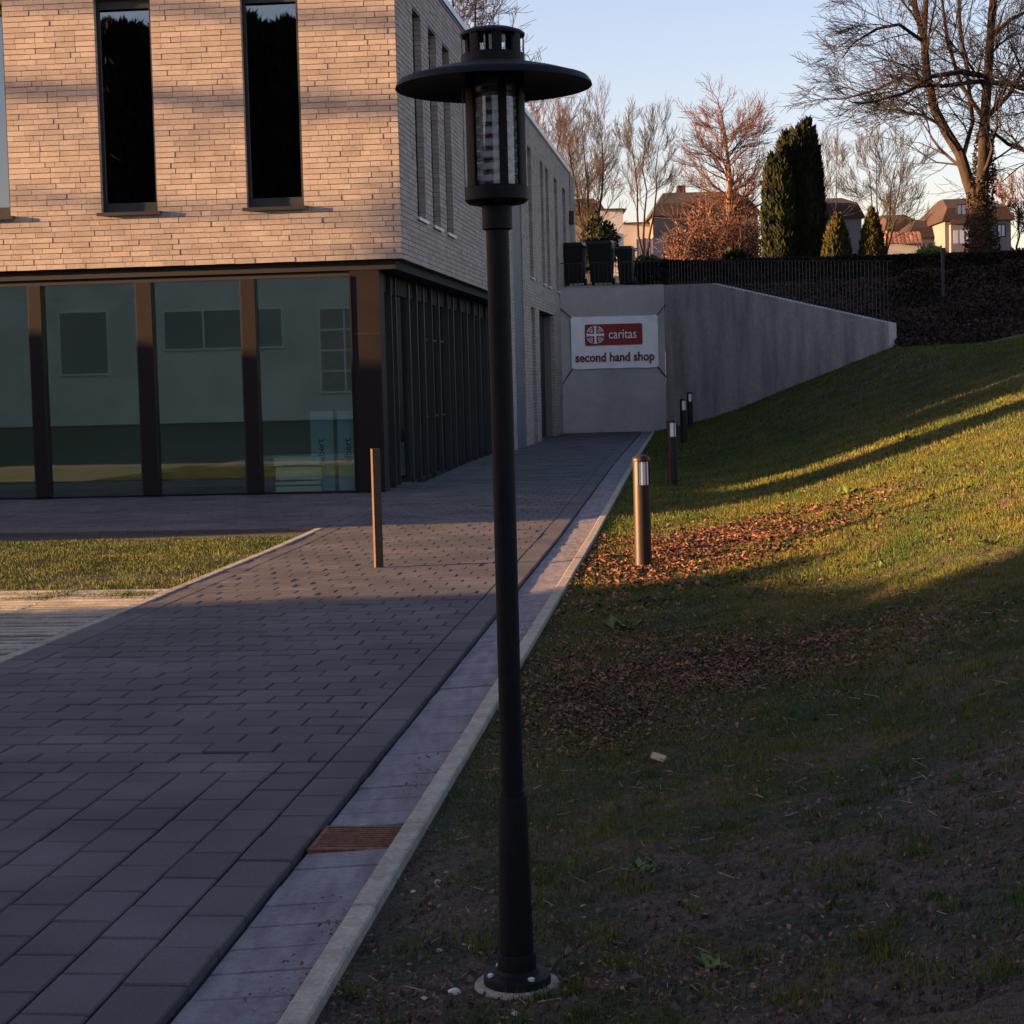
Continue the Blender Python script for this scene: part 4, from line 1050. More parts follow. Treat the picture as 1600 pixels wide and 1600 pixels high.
for i, (x_, w_, yt, sd) in enumerate(((1445, 70, 425, 51), (1520, 90, 408, 52), (1592, 80, 398, 53))):
    Y_ = 52.5; c = W3(x_, 480, Y_); t = W3(x_, yt, Y_); z0 = hill_z(c.x, Y_)
    bush('shrub', ['dark straggly shrub on the slope near the green fence post', 'dark shrub in front of the forked tree trunk', 'dark reddish shrub on the slope at the right edge'][i], c.x, Y_, z0 - .1, w_ * Y_ / F_PX / 2, .8, max(.4, (t.z - z0) / 2), 5000, .06, M['ivy'], sd, group='dark shrubs on the slope')
fpn = empty('fence_post', tuple(W3(1474, 520, 50))); fpn.location = (float(W3(1474, 500, 50).x), 50, hill_z(float(W3(1474, 500, 50).x), 50) - .2)
tag(fpn, 'thin dark fence post standing in the undergrowth left of the big tree', 'post')
mb = MB(); ztp = W3(1474, 390, 50).z - fpn.location.z; mb.box(-.04, .04, -.04, .04, 0, ztp); mb.build('shaft', M['frame_dark'], fpn)
mb = MB(); mb.box(-.06, .06, -.06, .06, ztp + .002, ztp + .05); mb.build('cap', M['frame_dark'], fpn)

# ------------------------------------------------------------------ houses on the hill
def house(label, x0, x1, ybase, y_eave, y_ridge, Y, dep=8, inset=0.2, mw='house_white', mr='roof_brown', wins=(), chim=None, cut=None, rz=0.0):
    """front wall between px x0..x1; mansard/half hipped roof; wins (u0,u1,v0,v1,light) in fractions"""
    a = W3(x0, ybase, Y); b = W3(x1, ybase, Y); ez = W3(x0, y_eave, Y).z; rz_ = W3((x0 + x1) / 2, y_ridge, Y).z
    w = b.x - a.x; z0 = hill_z(a.x, Y) - .3
    r = empty('house', (a.x, Y, z0), rz); tag(r, label, 'house', 'houses on the hill')
    e = ez - z0; h = rz_ - z0
    mb = MB(); mb.box(0, w, 0, dep, 0, e); mb.build('wall', M[mw], r)
    mb = MB(); o_ = .25; i1 = w * inset; m_ = e + (h - e) * (cut or .55)
    i0 = i1 * .35
    L0 = [(-o_, -o_, e), (w + o_, -o_, e), (w + o_, dep + o_, e), (-o_, dep + o_, e)]
    L1 = [(i0, i0 * .9, m_), (w - i0, i0 * .9, m_), (w - i0, dep - i0, m_), (i0, dep - i0, m_)]
    L2 = [(i1 + .1, dep * .42, h), (w - i1 - .1, dep * .42, h), (w - i1 - .1, dep * .58, h), (i1 + .1, dep * .58, h)]
    V = L0 + L1 + L2; Fc = [(3, 2, 1, 0), (8, 9, 10, 11)]
    for b_ in (0, 4):
        for k in range(4): Fc.append((b_ + k, b_ + (k + 1) % 4, b_ + 4 + (k + 1) % 4, b_ + 4 + k))
    mb.add(V, Fc); rf_ = mb.build('roof', M[mr], r)
    if chim is not None:
        mb = MB(); mb.box(w * chim - .3, w * chim + .3, dep * .45, dep * .55, h - .4, h + .55); mb.build('chimney', M['roof_brown'], rf_)
    for (u0, u1, v0, v1, lt) in wins:
        X0, X1, A, B_ = u0 * w, u1 * w, v0, v1
        f = MB(); t_ = .07
        f.box(X0 - t_, X0, -.06, .02, A - t_, B_ + t_); f.box(X1, X1 + t_, -.06, .02, A - t_, B_ + t_); f.box(X0, X1, -.06, .02, B_, B_ + t_); f.box(X0, X1, -.06, .02, A - t_, A)
        f.box((X0 + X1) / 2 - .03, (X0 + X1) / 2 + .03, -.05, .02, A, B_)
        fo = f.build('window', M['frame_dark'] if lt else M['house_white'], r)
        p = MB(); p.box(X0, (X0 + X1) / 2 - .03, -.03, .01, A, B_); p.box((X0 + X1) / 2 + .03, X1, -.03, .01, A, B_); p.build('pane', M['wpane_light'] if lt else M['wpane'], fo)
    return r, w, e, h
house('large house with dark half hipped roof behind the rust brown bush', 1022, 1185, 400, 338, 291, 125, 9, .13, 'house_pink', 'roof_dark', ((.05, .16, 2.2, 3.0, 0), (.3, .4, 2.2, 3.0, 0), (.62, .72, 2.0, 3.0, 0)), .33, cut=.45)
house('small house with brown roof and cream wall behind the bushy bare tree', 880, 944, 400, 335, 303, 118, 7, .15, 'house_cream', 'roof_brown', ((.35, .5, 2.0, 3.0, 0), (.65, .8, 2.0, 3.0, 0)))
house('flat topped grey house between the two pale bare trees', 935, 975, 400, 328, 324, 116, 6, .05, 'house_grey', 'roof_dark', ((.3, .7, 2.1, 3.0, 0),))
house('long low dark building left of the dark roofed house', 972, 1022, 400, 350, 345, 128, 6, .02, 'house_grey', 'roof_dark', ())
house('brown mansard roofed house with white dormer right of the tall conifer', 1281, 1347, 400, 342, 302, 130, 8, .22, 'house_white', 'roof_brown', ((.5, .62, 2.3, 3.1, 0),), .08, cut=.62)
h4, w4, e4, h4h = house('white house with reddish brown half hipped roof behind the big tree', 1477, 1580, 402, 346, 302, 115, 8, .14, 'house_white', 'roof_brown', ((.16, .34, 2.05, 2.9, 1), (.19, .31, 3.6, 4.25, 1), (.80, .90, 2.2, 2.9, 1)), None, cut=.5)
mb = MB(); mb.box(w4 * .06, w4 * .46, -.5, -.002, 1.2, 3.0); bay = mb.build('bay', M['house_white'], h4)
mb = MB(); mb.hexa([(w4 * .03, -.65, 3.002), (w4 * .49, -.65, 3.002), (w4 * .49, -.003, 3.002), (w4 * .03, -.003, 3.002), (w4 * .14, -.15, 3.42), (w4 * .38, -.15, 3.42), (w4 * .38, -.01, 3.5), (w4 * .14, -.01, 3.5)]); mb.build('bay_roof', M['roof_brown'], bay)
for u in (.10, .19, .28, .37):
    mb = MB(); mb.box(w4 * u, w4 * (u + .07), -.53, -.502, 1.75, 2.6); mb.build('pane', M['wpane_light'], bay)
house('low white gabled annex joined to the left of the white house', 1418, 1478, 400, 372, 338, 118, 6, .42, 'house_white', 'roof_brown', (), None, cut=.5)
house('long low house with brown roof in the far gap between conifer and annex', 1386, 1432, 400, 360, 330, 150, 8, .05, 'house_pink', 'roof_brown', (), None)
# orange pantile roof in the gap
an_ = empty('shed', tuple(W3(1386, 392, 95))); tag(an_, 'low shed with bright orange tiled roof beside the yellow green shrub', 'shed')
b0 = W3(1386, 392, 95); b1 = W3(1442, 392, 95); zt_ = W3(1400, 362, 95).z - b0.z; wd_ = b1.x - b0.x
mb = MB(); mb.box(0, wd_, .1, 3, -2.0, zt_ * .35); mb.build('wall', M['house_grey'], an_)
for k in range(9):
    for j in range(4):
        mb = MB(); x0 = -.1 + k * wd_ / 8.6; f0, f1 = j / 4, (j + 1) / 4 + .05
        y0, y1 = -.3 + f0 * 1.6, -.3 + f1 * 1.6; z0_, z1_ = zt_ * (.3 + .7 * f0), zt_ * (.3 + .7 * f1)
        sh = f0 * .25
        mb.hexa([(x0 + sh, y0, z0_ + .03), (x0 + sh + .2, y0, z0_ + .03), (x0 + sh + .2, y1, z1_), (x0 + sh, y1, z1_), (x0 + sh + .03, y0, z0_ + .09), (x0 + sh + .17, y0, z0_ + .09), (x0 + sh + .17, y1, z1_ + .06), (x0 + sh + .03, y1, z1_ + .06)])
        mb.build('roof_tile', M['roof_orange'], an_)
bf = empty('blue_fence', tuple(W3(995, 395, 100))); tag(bf, 'blue painted board fence seen between the bins and the rust brown bush', 'fence')
b0 = W3(995, 400, 100); b1 = W3(1060, 400, 100); zt_ = W3(1020, 372, 100).z; wdd = b1.x - b0.x
bf.location = (b0.x, 100, b0.z)
for k in range(16):
    mb = MB(); mb.box(k * wdd / 16, (k + .9) * wdd / 16, 0, .04, -1.0, zt_ - b0.z + random.uniform(-.05, .05)); mb.build('board', M['blue_fence'], bf)

# ------------------------------------------------------------------ unseen masses added to throw the long shadows, and the reflected house
def plain_house(label, x0, x1, y0, y1, e, h, mw='house_grey', mr='roof_dark', wins=(), ridge_x=False):
    r = empty('house', (x0, y0, 0)); tag(r, label, 'house', 'neighbouring houses')
    w, d = x1 - x0, y1 - y0
    mb = MB(); mb.box(0, w, 0, d, -.1, e); mb.build('wall', M[mw], r)
    mb = MB(); o_ = .3
    if ridge_x: V = [(-o_, -o_, e), (w + o_, -o_, e), (w + o_, d + o_, e), (-o_, d + o_, e), (0, d / 2, h), (w, d / 2, h)]; Fc = [(3, 2, 1, 0), (0, 1, 5, 4), (2, 3, 4, 5), (1, 2, 5), (3, 0, 4)]
    else: V = [(-o_, -o_, e), (w + o_, -o_, e), (w + o_, d + o_, e), (-o_, d + o_, e), (w / 2, 0, h), (w / 2, d, h)]; Fc = [(3, 2, 1, 0), (1, 2, 5, 4), (3, 0, 4, 5), (0, 1, 4), (2, 3, 5)]
    mb.add(V, Fc); mb.build('roof', M[mr], r)
    for (X0, X1, A, B_, face, nm) in wins:
        f = MB(); t_ = .09
        for (p, q_) in ((X0 - t_, X0), (X1, X1 + t_)): f.box(p, q_, d - .02, d + .06, A - t_, B_ + t_)
        f.box(X0, X1, d - .02, d + .06, B_, B_ + t_); f.box(X0, X1, d - .02, d + .1, A - t_, A)
        for k in range(1, nm): xx = X0 + (X1 - X0) * k / nm; f.box(xx - .05, xx + .05, d - .02, d + .05, A, B_)
        if nm == 2:
            for k in (1, 2, 3): zz_ = A + (B_ - A) * k / 4; f.box(X0, X1, d - .02, d + .045, zz_ - .04, zz_ + .04)
        fo = f.build('window', M['window_white'], r)
        p = MB(); p.box(X0, X1, d - .01, d + .02, A, B_); p.build('pane', M['wpane'], fo)
    return r
plain_house('big unseen grey house added left of the camera to shade the foreground', -41, -30, -20, 6.9, 8.6, 12)  # unseen mass placed to keep the near ground in shadow
plain_house('long unseen grey house added far left to shade the ground mirrored in the shop glass', -66, -54, -62, -16, 9.5, 13)  # added out of view to shade the reflected ground
plain_house('low unseen garage added left of the forecourt to shade the path below a lit stripe on the bank', -30, -22.9, 18.3, 22.3, 3.3, 3.4)  # unseen low caster, height set so light passes over to the bank
plain_house('unseen single storey house added left of the office to shade its ground floor', -31, -22.9, 22.7, 30, 4.35, 5.0)  # unseen caster added to darken the lower glazing
plain_house('tall unseen grey house added behind the office to shade the hedge', -34, -22, 47, 62, 10.5, 13)  # unseen caster added so the hedge lies in shadow
ph = plain_house('pale rendered house behind the camera reflected in the shop glass', 0, 38, 0, 9, 8.3, 11.5, 'house_grey', 'roof_dark',
            ((10.3, 12.9, 2.7, 6.0, 0, 1), (16.1, 22.5, 3.9, 5.9, 0, 3), (24.6, 27.2, 1.4, 5.8, 0, 2)), True)
FO3 = corner + Fo * 77.0 + Fd * 39.0
ph.location = (FO3[0], FO3[1], 0); ph.rotation_euler = (0, 0, math.atan2(-Fd[1], -Fd[0]))
hb = empty('hedge', (-20.5, 8, 0)); tag(hb, 'unseen clipped hedge added left of the slotted paving to shade the path', 'hedge')  # unseen low caster added to end the sunlit band on the path
r_ = np.random.default_rng(61); n = 9000
X = -20.5 + r_.uniform(-.45, .45, n); Y = r_.uniform(2, 11.7, n); Z = np.where(r_.random(n) < .5, 2.75 + .5 * fbm(X * 3, Y, 1, 3, 1) ** 2, r_.random(n) * 2.8)
leaf_cloud('foliage', np.stack([X, Y, Z], 1), .12, M['conifer'], hb, (-20.5, 8, 0), 62)
mb = MB(); mb.box(-.36, .36, -6, 3.5, -.1, 2.75); mb.build('hedge_core', M['hedge'], hb)
# tree whose limbs draw soft bands on the brick front, and an unseen tree added to soften a shadow edge
def off_tree(label, x, y, H, limbs, r, seed, lvl=3, P=None):
    rnd = random.Random(seed); pts = [(x + rnd.uniform(-.1, .1) * j, y + rnd.uniform(-.08, .08) * j, H * j / 6) for j in range(7)]
    ss = [(pts, [r * (1 - .7 * j / 6) for j in range(7)], 1.4, 3.0, lvl - 1)]
    for (z, dy, dz, rr) in limbs:
        pp = [(x, y, z), (x + .1, y + dy * .35, z + dz * .6), (x, y + dy * .7, z + dz * .9), (x - .1, y + dy, z + dz)]
        ss.append((pp, [rr, rr * .85, rr * .6, rr * .3], .7, 1.4, lvl - 1))
    PP = dict(PB_); PP.update(start=.4, rmin=.014);
    if P: PP.update(P)
    return bare_tree('bare_tree', label, (x, y, 0), ss, M['bark'], M['twig'], PP, seed, group='bare trees outside the frame')
off_tree('bare tree with level limbs outside the frame left of the office', -38, 20.2, 13, ((10.8, 4.2, -1.1, .16), (11.75, 3.9, -.7, .13), (9.0, 4.2, -.8, .07)), .25, 71, 2)
cf = conifer('columnar_conifer', 'unseen dark conifer added to cast a shadow streak on the bank, nearest the camera', -22, 19.1, 0, [(0, .8), (3, .85), (6.5, .7), (8, .4), (9, .05)], 9000, M['conifer'], 91, group='unseen conifers added as shadow casters')  # unseen conifers placed to throw dark bands across the bank
c = copy_tree(cf); c.location = (-22, 21.95, 0); c['label'] = 'unseen dark conifer added to shade the upper bank, middle of three'
c = copy_tree(cf); c.location = (-22, 22.8, 0); c['label'] = 'unseen dark conifer added to shade the upper bank, nearest the office'
off_tree('unseen bare tree added behind the clipped hedge to soften the shadow edge', -24, 8.2, 10, ((5, 2.5, 2.5, .10), (5.5, -2.5, 2.5, .10), (6.5, 1.8, 2.2, .08)), .20, 73, 3)  # added out of view, its twigs soften the shadow edge
# dark tall conifers behind the pale house (mirrored in the upper windows)
c0 = conifer('columnar_conifer', 'tall dark conifer behind the camera at the end of the row', 0, 0, 0, [(0, 2.7), (8, 2.7), (18, 2.6), (21.0, 2.3), (22.0, .9), (22.2, .2)], 26000, M['conifer'], 81, group='tall conifers behind the camera', size=.42)
def rowpt(a_, D_): p = corner + Fo * D_ + Fd * a_; return (p[0], p[1], 0)
c0.location = rowpt(28.5, 80); c0.scale = (1.2, 1.2, 1.06)
for k, (x_, y_, s_) in enumerate(((25.0, 80.5, 1.06), (21.4, 79.6, 1.07), (17.8, 80.3, 1.05), (14.0, 80, 1.075))):
    c = copy_tree(c0); c.location = rowpt(x_, y_); c.scale = (1.15, 1.15, s_)
    c['label'] = ['tall dark conifer behind the camera, second of the row', 'tall dark conifer behind the camera, in the middle of the row', 'tall dark conifer behind the camera, fourth of the row', 'tallest dark conifer behind the camera, last of the row'][k]

# ------------------------------------------------------------------ grass, leaves, litter
def blades(name, P, h, w, m, seed, label=None, lean=.5):
    r_ = np.random.default_rng(seed); n = len(P)
    a = r_.uniform(0, 2 * math.pi, n); hh = (h * r_.uniform(.5, 1.4, n))[:, None]; ww = (w * r_.uniform(.7, 1.3, n))[:, None]
    side = np.stack([np.cos(a), np.sin(a), np.zeros(n)], 1)
    b = r_.uniform(0, 2 * math.pi, n); ln = r_.random(n) * lean
    tip = np.stack([np.cos(b) * ln, np.sin(b) * ln, np.sqrt(np.maximum(.05, 1 - ln ** 2))], 1)
    V = np.stack([P - side * ww * .5, P + side * ww * .5, P + tip * hh], 1).reshape(-1, 3)
    o = link(name, fast_mesh(name, V, np.arange(3 * n), 3, m))
    return o
def sample(y0, y1, dens, dmax=None, seed=0, xr=0.36):
    r_ = np.random.default_rng(seed + 100)
    x0 = -1.2; x1 = xr * y1 + 1.0
    n = int(dens * (y1 - y0) * (x1 - x0)); X = r_.uniform(x0, x1, n); Y = r_.uniform(y0, y1, n)
    d = to_d(X, Y); k = (d > 0.01) & (X < xr * Y + 1.0)
    if y1 > 40: k &= ~((X > 4.4) & (Y > 50.1 - (X - 4.47) * 1.25)) & (Y < 50) & ~((X > 9.4) & (Y > 44.6))
    return X[k], Y[k], r_.random(k.sum())
def gmask(X, Y):
    m_ = fbm(X, Y, .9, 4, 11) * .6 + fbm(X, Y, 4, 3, 12) * .4
    base = np.clip((Y - 4.9) / 2.2, 0, 1) * .8
    base = base - .5 * np.exp(-(((X - 2.0) / 1.1) ** 2 + ((Y - 5.9) / .9) ** 2)) + .25 * np.clip(X - 1.0, 0, .6) * (Y < 6) * (X > 1.3)
    base = base - .5 * np.exp(-(((X - 1.0) / .8) ** 2 + ((Y - 9.2) / .9) ** 2)) - .35 * np.exp(-((to_d(X, Y) - .1) / .3) ** 2) * (Y < 13)
    base = base - .45 * np.exp(-(((X - 2.1) / 1.0) ** 2 + ((Y - 17) / 1.7) ** 2))
    return np.clip((m_ - .52 + base * .55) * 3.8 + .38, .14, 1)
PTS = []
for i, (y0, y1, dens, h_, w_) in enumerate(((3.2, 7, 22000, .015, .0024), (7, 12, 12000, .022, .0034), (12, 20, 4200, .034, .0055), (20, 32, 1300, .045, .010), (32, 54, 450, .055, .016))):
    X, Y, u = sample(y0, y1, dens, seed=i); k = u < gmask(X, Y); X, Y = X[k], Y[k]
    PTS.append((np.stack([X, Y, lawn_z(X, Y) - .003], 1), h_, w_))
VV = []
for i, (P, h_, w_) in enumerate(PTS):
    o = blades('grass', P, h_, w_, M['grass'], 200 + i, lean=.75)
    stuffed(o, ['short dark moss and grass round the lamp foot and the bare soil', 'shaded short grass of the bank beyond the lamp post', 'sunlit yellow green grass of the bank beside the leaves', 'grass of the middle bank in the shade of the office', 'far grass of the bank up to the concrete wall'][i], 'grass')
r_ = np.random.default_rng(300)
n = 220000; u_ = r_.random(n); v_ = r_.random(n)
X = (q[0][0] * (1 - u_) + q[1][0] * u_) * (1 - v_) + (q[3][0] * (1 - u_) + q[2][0] * u_) * v_
Y = (q[0][1] * (1 - u_) + q[1][1] * u_) * (1 - v_) + (q[3][1] * (1 - u_) + q[2][1] * u_) * v_
k = (r_.random(n) < np.clip(fbm(X, Y, 1.2, 3, 5) * 2.8 - .35, .15, 1)) & (X > -9); X, Y = X[k], Y[k]
o = blades('grass', np.stack([X, Y, -0.02 + 0.04 * (fbm(X, Y, 3, 4, 1) - 0.4)], 1), 0.026, .006, M['grass'], 301, lean=.8)
stuffed(o, 'sunlit strip of grass between the slotted slabs and the forecourt paving', 'grass')

r_ = np.random.default_rng(302)
tx, ty = [], []
for k in range(1000):
    Y0_ = 4.1 + r_.random() ** 1.2 * 10; X0_ = (-.98 + Y0_ * .102) + r_.random() * (.34 * Y0_ + .9 - (-.98 + Y0_ * .102))
    if to_d(X0_, Y0_) < .06: continue
    m_ = int(r_.integers(25, 90)); sp_ = r_.uniform(.015, .06); tx.append(X0_ + r_.normal(0, sp_, m_)); ty.append(Y0_ + r_.normal(0, sp_, m_))
tx = np.concatenate(tx); ty = np.concatenate(ty); k = to_d(tx, ty) > .01; tx, ty = tx[k], ty[k]
o = blades('grass', np.stack([tx, ty, lawn_z(tx, ty) - .003], 1), .038, .0034, M['grass'], 303, lean=.9)
stuffed(o, 'taller ragged tufts of grass dotted over soil and bank near the lamp', 'grass')
def leaves(name, X, Y, Z, size, m, seed, curl=.4):
    r_ = np.random.default_rng(seed); n = len(X)
    a = r_.uniform(0, 2 * math.pi, n); s_ = size * r_.uniform(.55, 1.35, n)
    d1 = np.stack([np.cos(a), np.sin(a), r_.normal(0, .35, n)], 1); d2 = np.stack([-np.sin(a), np.cos(a), r_.normal(0, .35, n)], 1)
    P = np.stack([X, Y, Z + .004 + r_.random(n) * .014], 1); upv = np.array([0, 0, 1.])
    s1 = s_[:, None]; c = (curl * r_.uniform(0, 1, n))[:, None]
    V = np.stack([P - d1 * s1 * .5, P - d1 * s1 * .1 + d2 * s1 * .30 + upv * s1 * c * .6, P + d1 * s1 * .5 + upv * s1 * c * .5, P - d1 * s1 * .1 - d2 * s1 * .30 + upv * s1 * c * .6], 1)
    V = V.reshape(-1, 3); i = np.arange(n)[:, None] * 4
    Fc = np.concatenate([i + np.array([[0, 2, 1]]), i + np.array([[0, 3, 2]])], 1)
    return link(name, fast_mesh(name, V, Fc.reshape(-1), 3, m))
r_ = np.random.default_rng(310)
def gauss_patch(cx, cy, sx_, sy_, n, skew=0.0):
    X = r_.normal(cx, sx_, n); Y = r_.normal(cy, sy_, n) + (X - cx) * skew; k = to_d(X, Y) > .02; return X[k], Y[k]
LXs, LYs = [], []
for args in ((1.9, 16.3, .62, 1.0, 11500, .25), (1.45, 15.1, .45, .8, 3200, .2), (0.9, 14.0, .35, .5, 900, 0), (3.0, 17.0, .6, .7, 1100, .1), (.95, 9.3, .55, .6, 8500, .1), (0.4, 8.3, .25, .5, 2600, 0), (1.6, 9.3, .5, .5, 1900, 0), (.5, 10.8, .35, .9, 2300, 0), (-.2, 4.75, .22, .28, 420, 0), (.12, 4.45, .25, .2, 500, 0), (.5, 4.6, .4, .3, 200, 0), (1.3, 11.5, 1.2, 1.4, 900, 0), (.6, 6.2, .8, .9, 260, 0), (3.2, 13, 1.6, 3, 1200, 0), (1.6, 5.6, .8, .7, 380, 0)):
    a, b = gauss_patch(*args); LXs.append(a); LYs.append(b)
X = np.concatenate(LXs); Y = np.concatenate(LYs)
k = r_.random(len(X)) < np.clip(fbm(X, Y, 2.2, 3, 9) * 2.6 - .5, .12, 1); X, Y = X[k], Y[k]
near = Y < 7.2
o = leaves('fallen_leaves', X[near], Y[near], lawn_z(X[near], Y[near]), .018, M['leaf'], 311); stuffed(o, 'crumbled brown leaves on the dark soil round the lamp foot', 'leaves')
mid = (~near) & (Y < 12); far = Y >= 12
o = leaves('fallen_leaves', X[mid], Y[mid], lawn_z(X[mid], Y[mid]), .024, M['leaf'], 314, .8); stuffed(o, 'shaded patch of brown leaves between lamp post and sunlit bollard', 'leaves')
o = leaves('fallen_leaves', X[far], Y[far], lawn_z(X[far], Y[far]), .044, M['leaf'], 312, .9); stuffed(o, 'thick drift of rust brown beech leaves round the sunlit bollard and down the bank', 'leaves')
a = r_.uniform(4.3, 30, 2200); t_ = -1.056 - r_.random(2200) ** 3 * .13
X = a * PA[0] + t_ * PB[0]; Y = a * PA[1] + t_ * PB[1]
k = fbm(X * 0, a, .8, 2, 3) > .45
o = leaves('fallen_leaves', X[k], Y[k], -.004 + 0 * X[k], .016, M['leaf'], 313, .3); stuffed(o, 'crumbs of leaf and dirt caught along the gutter against the kerb', 'leaves')
r_ = np.random.default_rng(316)
Y = 4.0 + r_.random(9000) * 5; X = (-.98 + Y * .102) + r_.random(9000) ** 1.2 * (.36 * Y + 1.0); k = (to_d(X, Y) > .01) & (r_.random(9000) < np.clip(fbm(X, Y, 3, 3, 21) * 3 - 1.0, .08, 1)); X, Y = X[k], Y[k]
o = leaves('leaf_crumbs', X, Y, lawn_z(X, Y), .013, M['leaf'], 317, .8); stuffed(o, 'tiny crumbled leaf bits strewn over the dark soil and moss', 'leaf crumbs')
# soil crumbs
r_ = np.random.default_rng(315)
Y = 4.0 + r_.random(60000) ** 1.4 * 8; X = r_.uniform(-.62, 1, 60000) * 0; X = (-.98 + Y * .102) + r_.random(60000) * (.36 * Y + 1.2 - (-.98 + Y * .102))
k = (to_d(X, Y) > .012) & (r_.random(60000) < np.clip(1.3 - gmask(X, Y) * 1.3, .08, 1)); X, Y = X[k], Y[k]; n = len(X)
P = np.stack([X, Y, lawn_z(X, Y) + .001], 1); s_ = (.004 + .020 * r_.random(n) ** 5)[:, None]
A = [P + np.stack([np.cos(a) * s_[:, 0], np.sin(a) * s_[:, 0] * .8, -.3 * s_[:, 0]], 1) for a in (r_.uniform(0, 2, n), 2.1 + r_.uniform(-.4, .4, n), 4.2 + r_.uniform(-.4, .4, n))]
V = np.stack(A + [P + np.stack([0 * X, 0 * X, s_[:, 0] * r_.uniform(.4, 1.1, n)], 1)], 1).reshape(-1, 3)
i = np.arange(n)[:, None] * 4; Fc = np.concatenate([i + np.array([[0, 1, 3]]), i + np.array([[1, 2, 3]]), i + np.array([[2, 0, 3]])], 1)
o = link('soil_crumbs', fast_mesh('soil_crumbs', V, Fc.reshape(-1), 3, M['crumb'])); stuffed(o, 'loose dark crumbs of soil on the bare patches round the lamp foot', 'soil crumbs')
# straw bits and pale twigs on the ground
TT = Tubes()
for k in range(260):
    Y_ = r_.uniform(4.3, 12); X_ = r_.uniform(-.6 + .1 * Y_ - .3, .33 * Y_)
    if to_d(X_, Y_) < .04: continue
    a = r_.uniform(0, math.pi); L_ = r_.uniform(.02, .07); z_ = float(lawn_z(X_, Y_)) + .012
    TT.seg((X_, Y_, z_), (X_ + L_ * math.cos(a), Y_ + L_ * math.sin(a), z_ + r_.uniform(0, .012)), .0014, .0008)
o = link('twig_litter', TT.mesh('twig_litter', M['straw'])); stuffed(o, 'small pale straws and twigs scattered over the soil and grass', 'twigs')
# stones
def stone(x, y, s_, lb, seed):
    rn = random.Random(seed); mb = MB(); prof = [(.02, 0), (.9, .12), (1, .4), (.75, .75), (.3, .95), (.02, 1)]
    mb.lathe(prof, 8, cap=False); mb.v = [(v[0] * s_ * rn.uniform(.75, 1.2), v[1] * s_ * rn.uniform(.6, .95), (v[2] - .25) * s_ * .9) for v in mb.v]
    o = mb.build('pebble', M['stone']); o.location = (x, y, float(lawn_z(x, y, True))); o.rotation_euler = (rn.uniform(-.3, .3), rn.uniform(-.3, .3), rn.uniform(0, 6))
    tag(o, lb, 'stone', 'pale stones on the soil between kerb and lamp'); return o
def gpt(x_, y_):
    d = fw + rt * ((x_ - 800) / F_PX) - up * ((y_ - CY) / F_PX); z = 0.0
    for _ in range(5):
        k_ = (z - EYE) / d.z; z = float(lawn_z(d.x * k_, d.y * k_, False))
    return d.x * k_, d.y * k_
for i, (x_, y_, s_, lb) in enumerate(((684, 1377, .013, 'rounded pale stone near the kerb beyond the grate, larger of a pair'), (697, 1364, .009, 'small pale stone touching the rounded one near the kerb'), (645, 1393, .011, 'angular pale stone closest to the kerb below the pair'), (687, 1482, .013, 'pale flat stone left of the lamp foot halfway to the kerb'), (725, 1478, .009, 'small reddish stone just left of the lamp foot'), (711, 1548, .022, 'largest pale stone beside the concrete ring of the lamp'), (663, 1562, .011, 'long light stone left of the largest stone'), (806, 1588, .012, 'small white stone in front of the lamp foot'))):
    gx_, gy_ = gpt(x_, y_); stone(gx_, gy_, s_, lb, i)
gx_, gy_ = gpt(1030, 1191); wc = empty('wood_chip', (gx_, gy_, float(lawn_z(gx_, gy_)) + .012), rad(-38)); tag(wc, 'pale rectangular piece of wood lying in the shaded grass', 'wood piece')
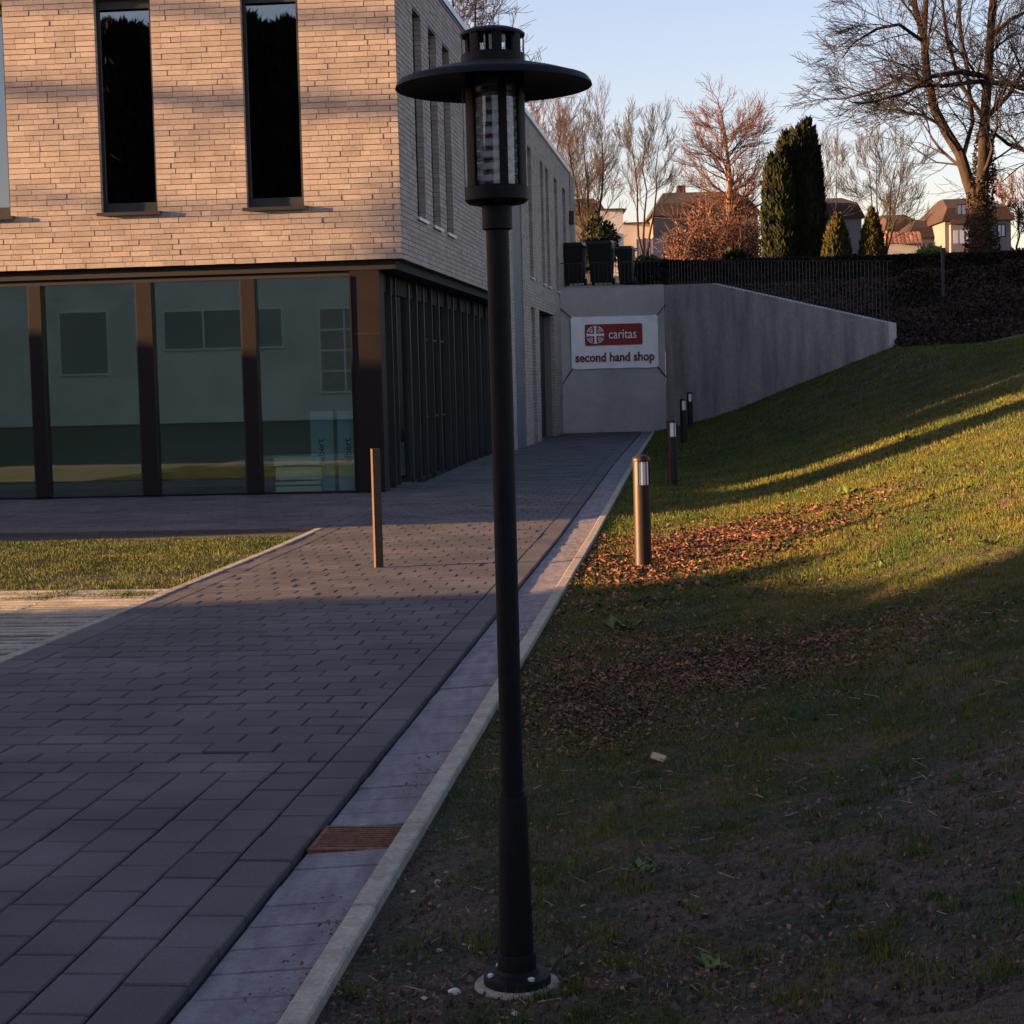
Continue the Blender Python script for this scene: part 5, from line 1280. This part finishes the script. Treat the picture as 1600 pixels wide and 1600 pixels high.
mb = MB(); mb.hexa([(-.032, -.014, 0), (.032, -.016, 0), (.030, .014, .004), (-.034, .012, .004), (-.032, -.014, .010), (.032, -.016, .012), (.030, .014, .016), (-.034, .012, .014)]); mb.build('block', M['wood'], wc)
wc.rotation_euler = (rad(48), rad(14), rad(-30))
# low weeds in the sunlit bank
def weed(x, y, s_, lb, seed):
    rn = np.random.default_rng(seed); z = float(lawn_z(x, y)); r = empty('weed', (x, y, z)); tag(r, lb, 'weed', 'leafy weeds in the bank')
    V = []; Fc = []
    for k in range(22):
        a = rn.uniform(0, 6.28); e = rn.uniform(.2, 1.2); L_ = s_ * rn.uniform(.5, 1.2); w = L_ * .16
        d = np.array([math.cos(a) * math.cos(e), math.sin(a) * math.cos(e), math.sin(e)]); sd = np.array([-math.sin(a), math.cos(a), 0]); o0 = np.array([rn.normal(0, s_ * .4), rn.normal(0, s_ * .4), 0])
        b_ = len(V); V += [o0, o0 + d * L_ * .5 + sd * w, o0 + d * L_ + np.array([0, 0, -L_ * .15]), o0 + d * L_ * .5 - sd * w]; Fc += [(b_, b_ + 1, b_ + 2), (b_, b_ + 2, b_ + 3)]
    link('foliage', fast_mesh('foliage', np.array(V), np.array(Fc).reshape(-1), 3, M['weed']), r)
for i, (x_, y_, s_, lb) in enumerate(((1325, 775, .14, 'largest leafy weed clump in the sunlit bank above the drift of leaves'), (1420, 738, .10, 'bright weed clump higher up the sunlit bank right of the largest one'), (1300, 808, .10, 'small weed just below the largest clump'), (1232, 860, .09, 'pair of yellow green leaves lying in the leaf drift'), (1215, 775, .06, 'lone weed at the shadow edge above the leaf drift'), (975, 985, .11, 'long bladed grass tuft in the shade below the sunlit bollard'), (1545, 865, .09, 'grass tuft in the sunlit bank at the far right'), (1385, 885, .07, 'small tuft in the lower edge of the sunlit bank'), (1010, 1365, .06, 'green moss tuft beyond the dark soil right of the lamp'), (1110, 1510, .06, 'low green tuft on bare soil in the bottom right'))):
    gx_, gy_ = gpt(x_, y_); weed(gx_, gy_, s_, lb, 400 + i)
print('objects', len(bpy.data.objects), 'twig segments', cnt)
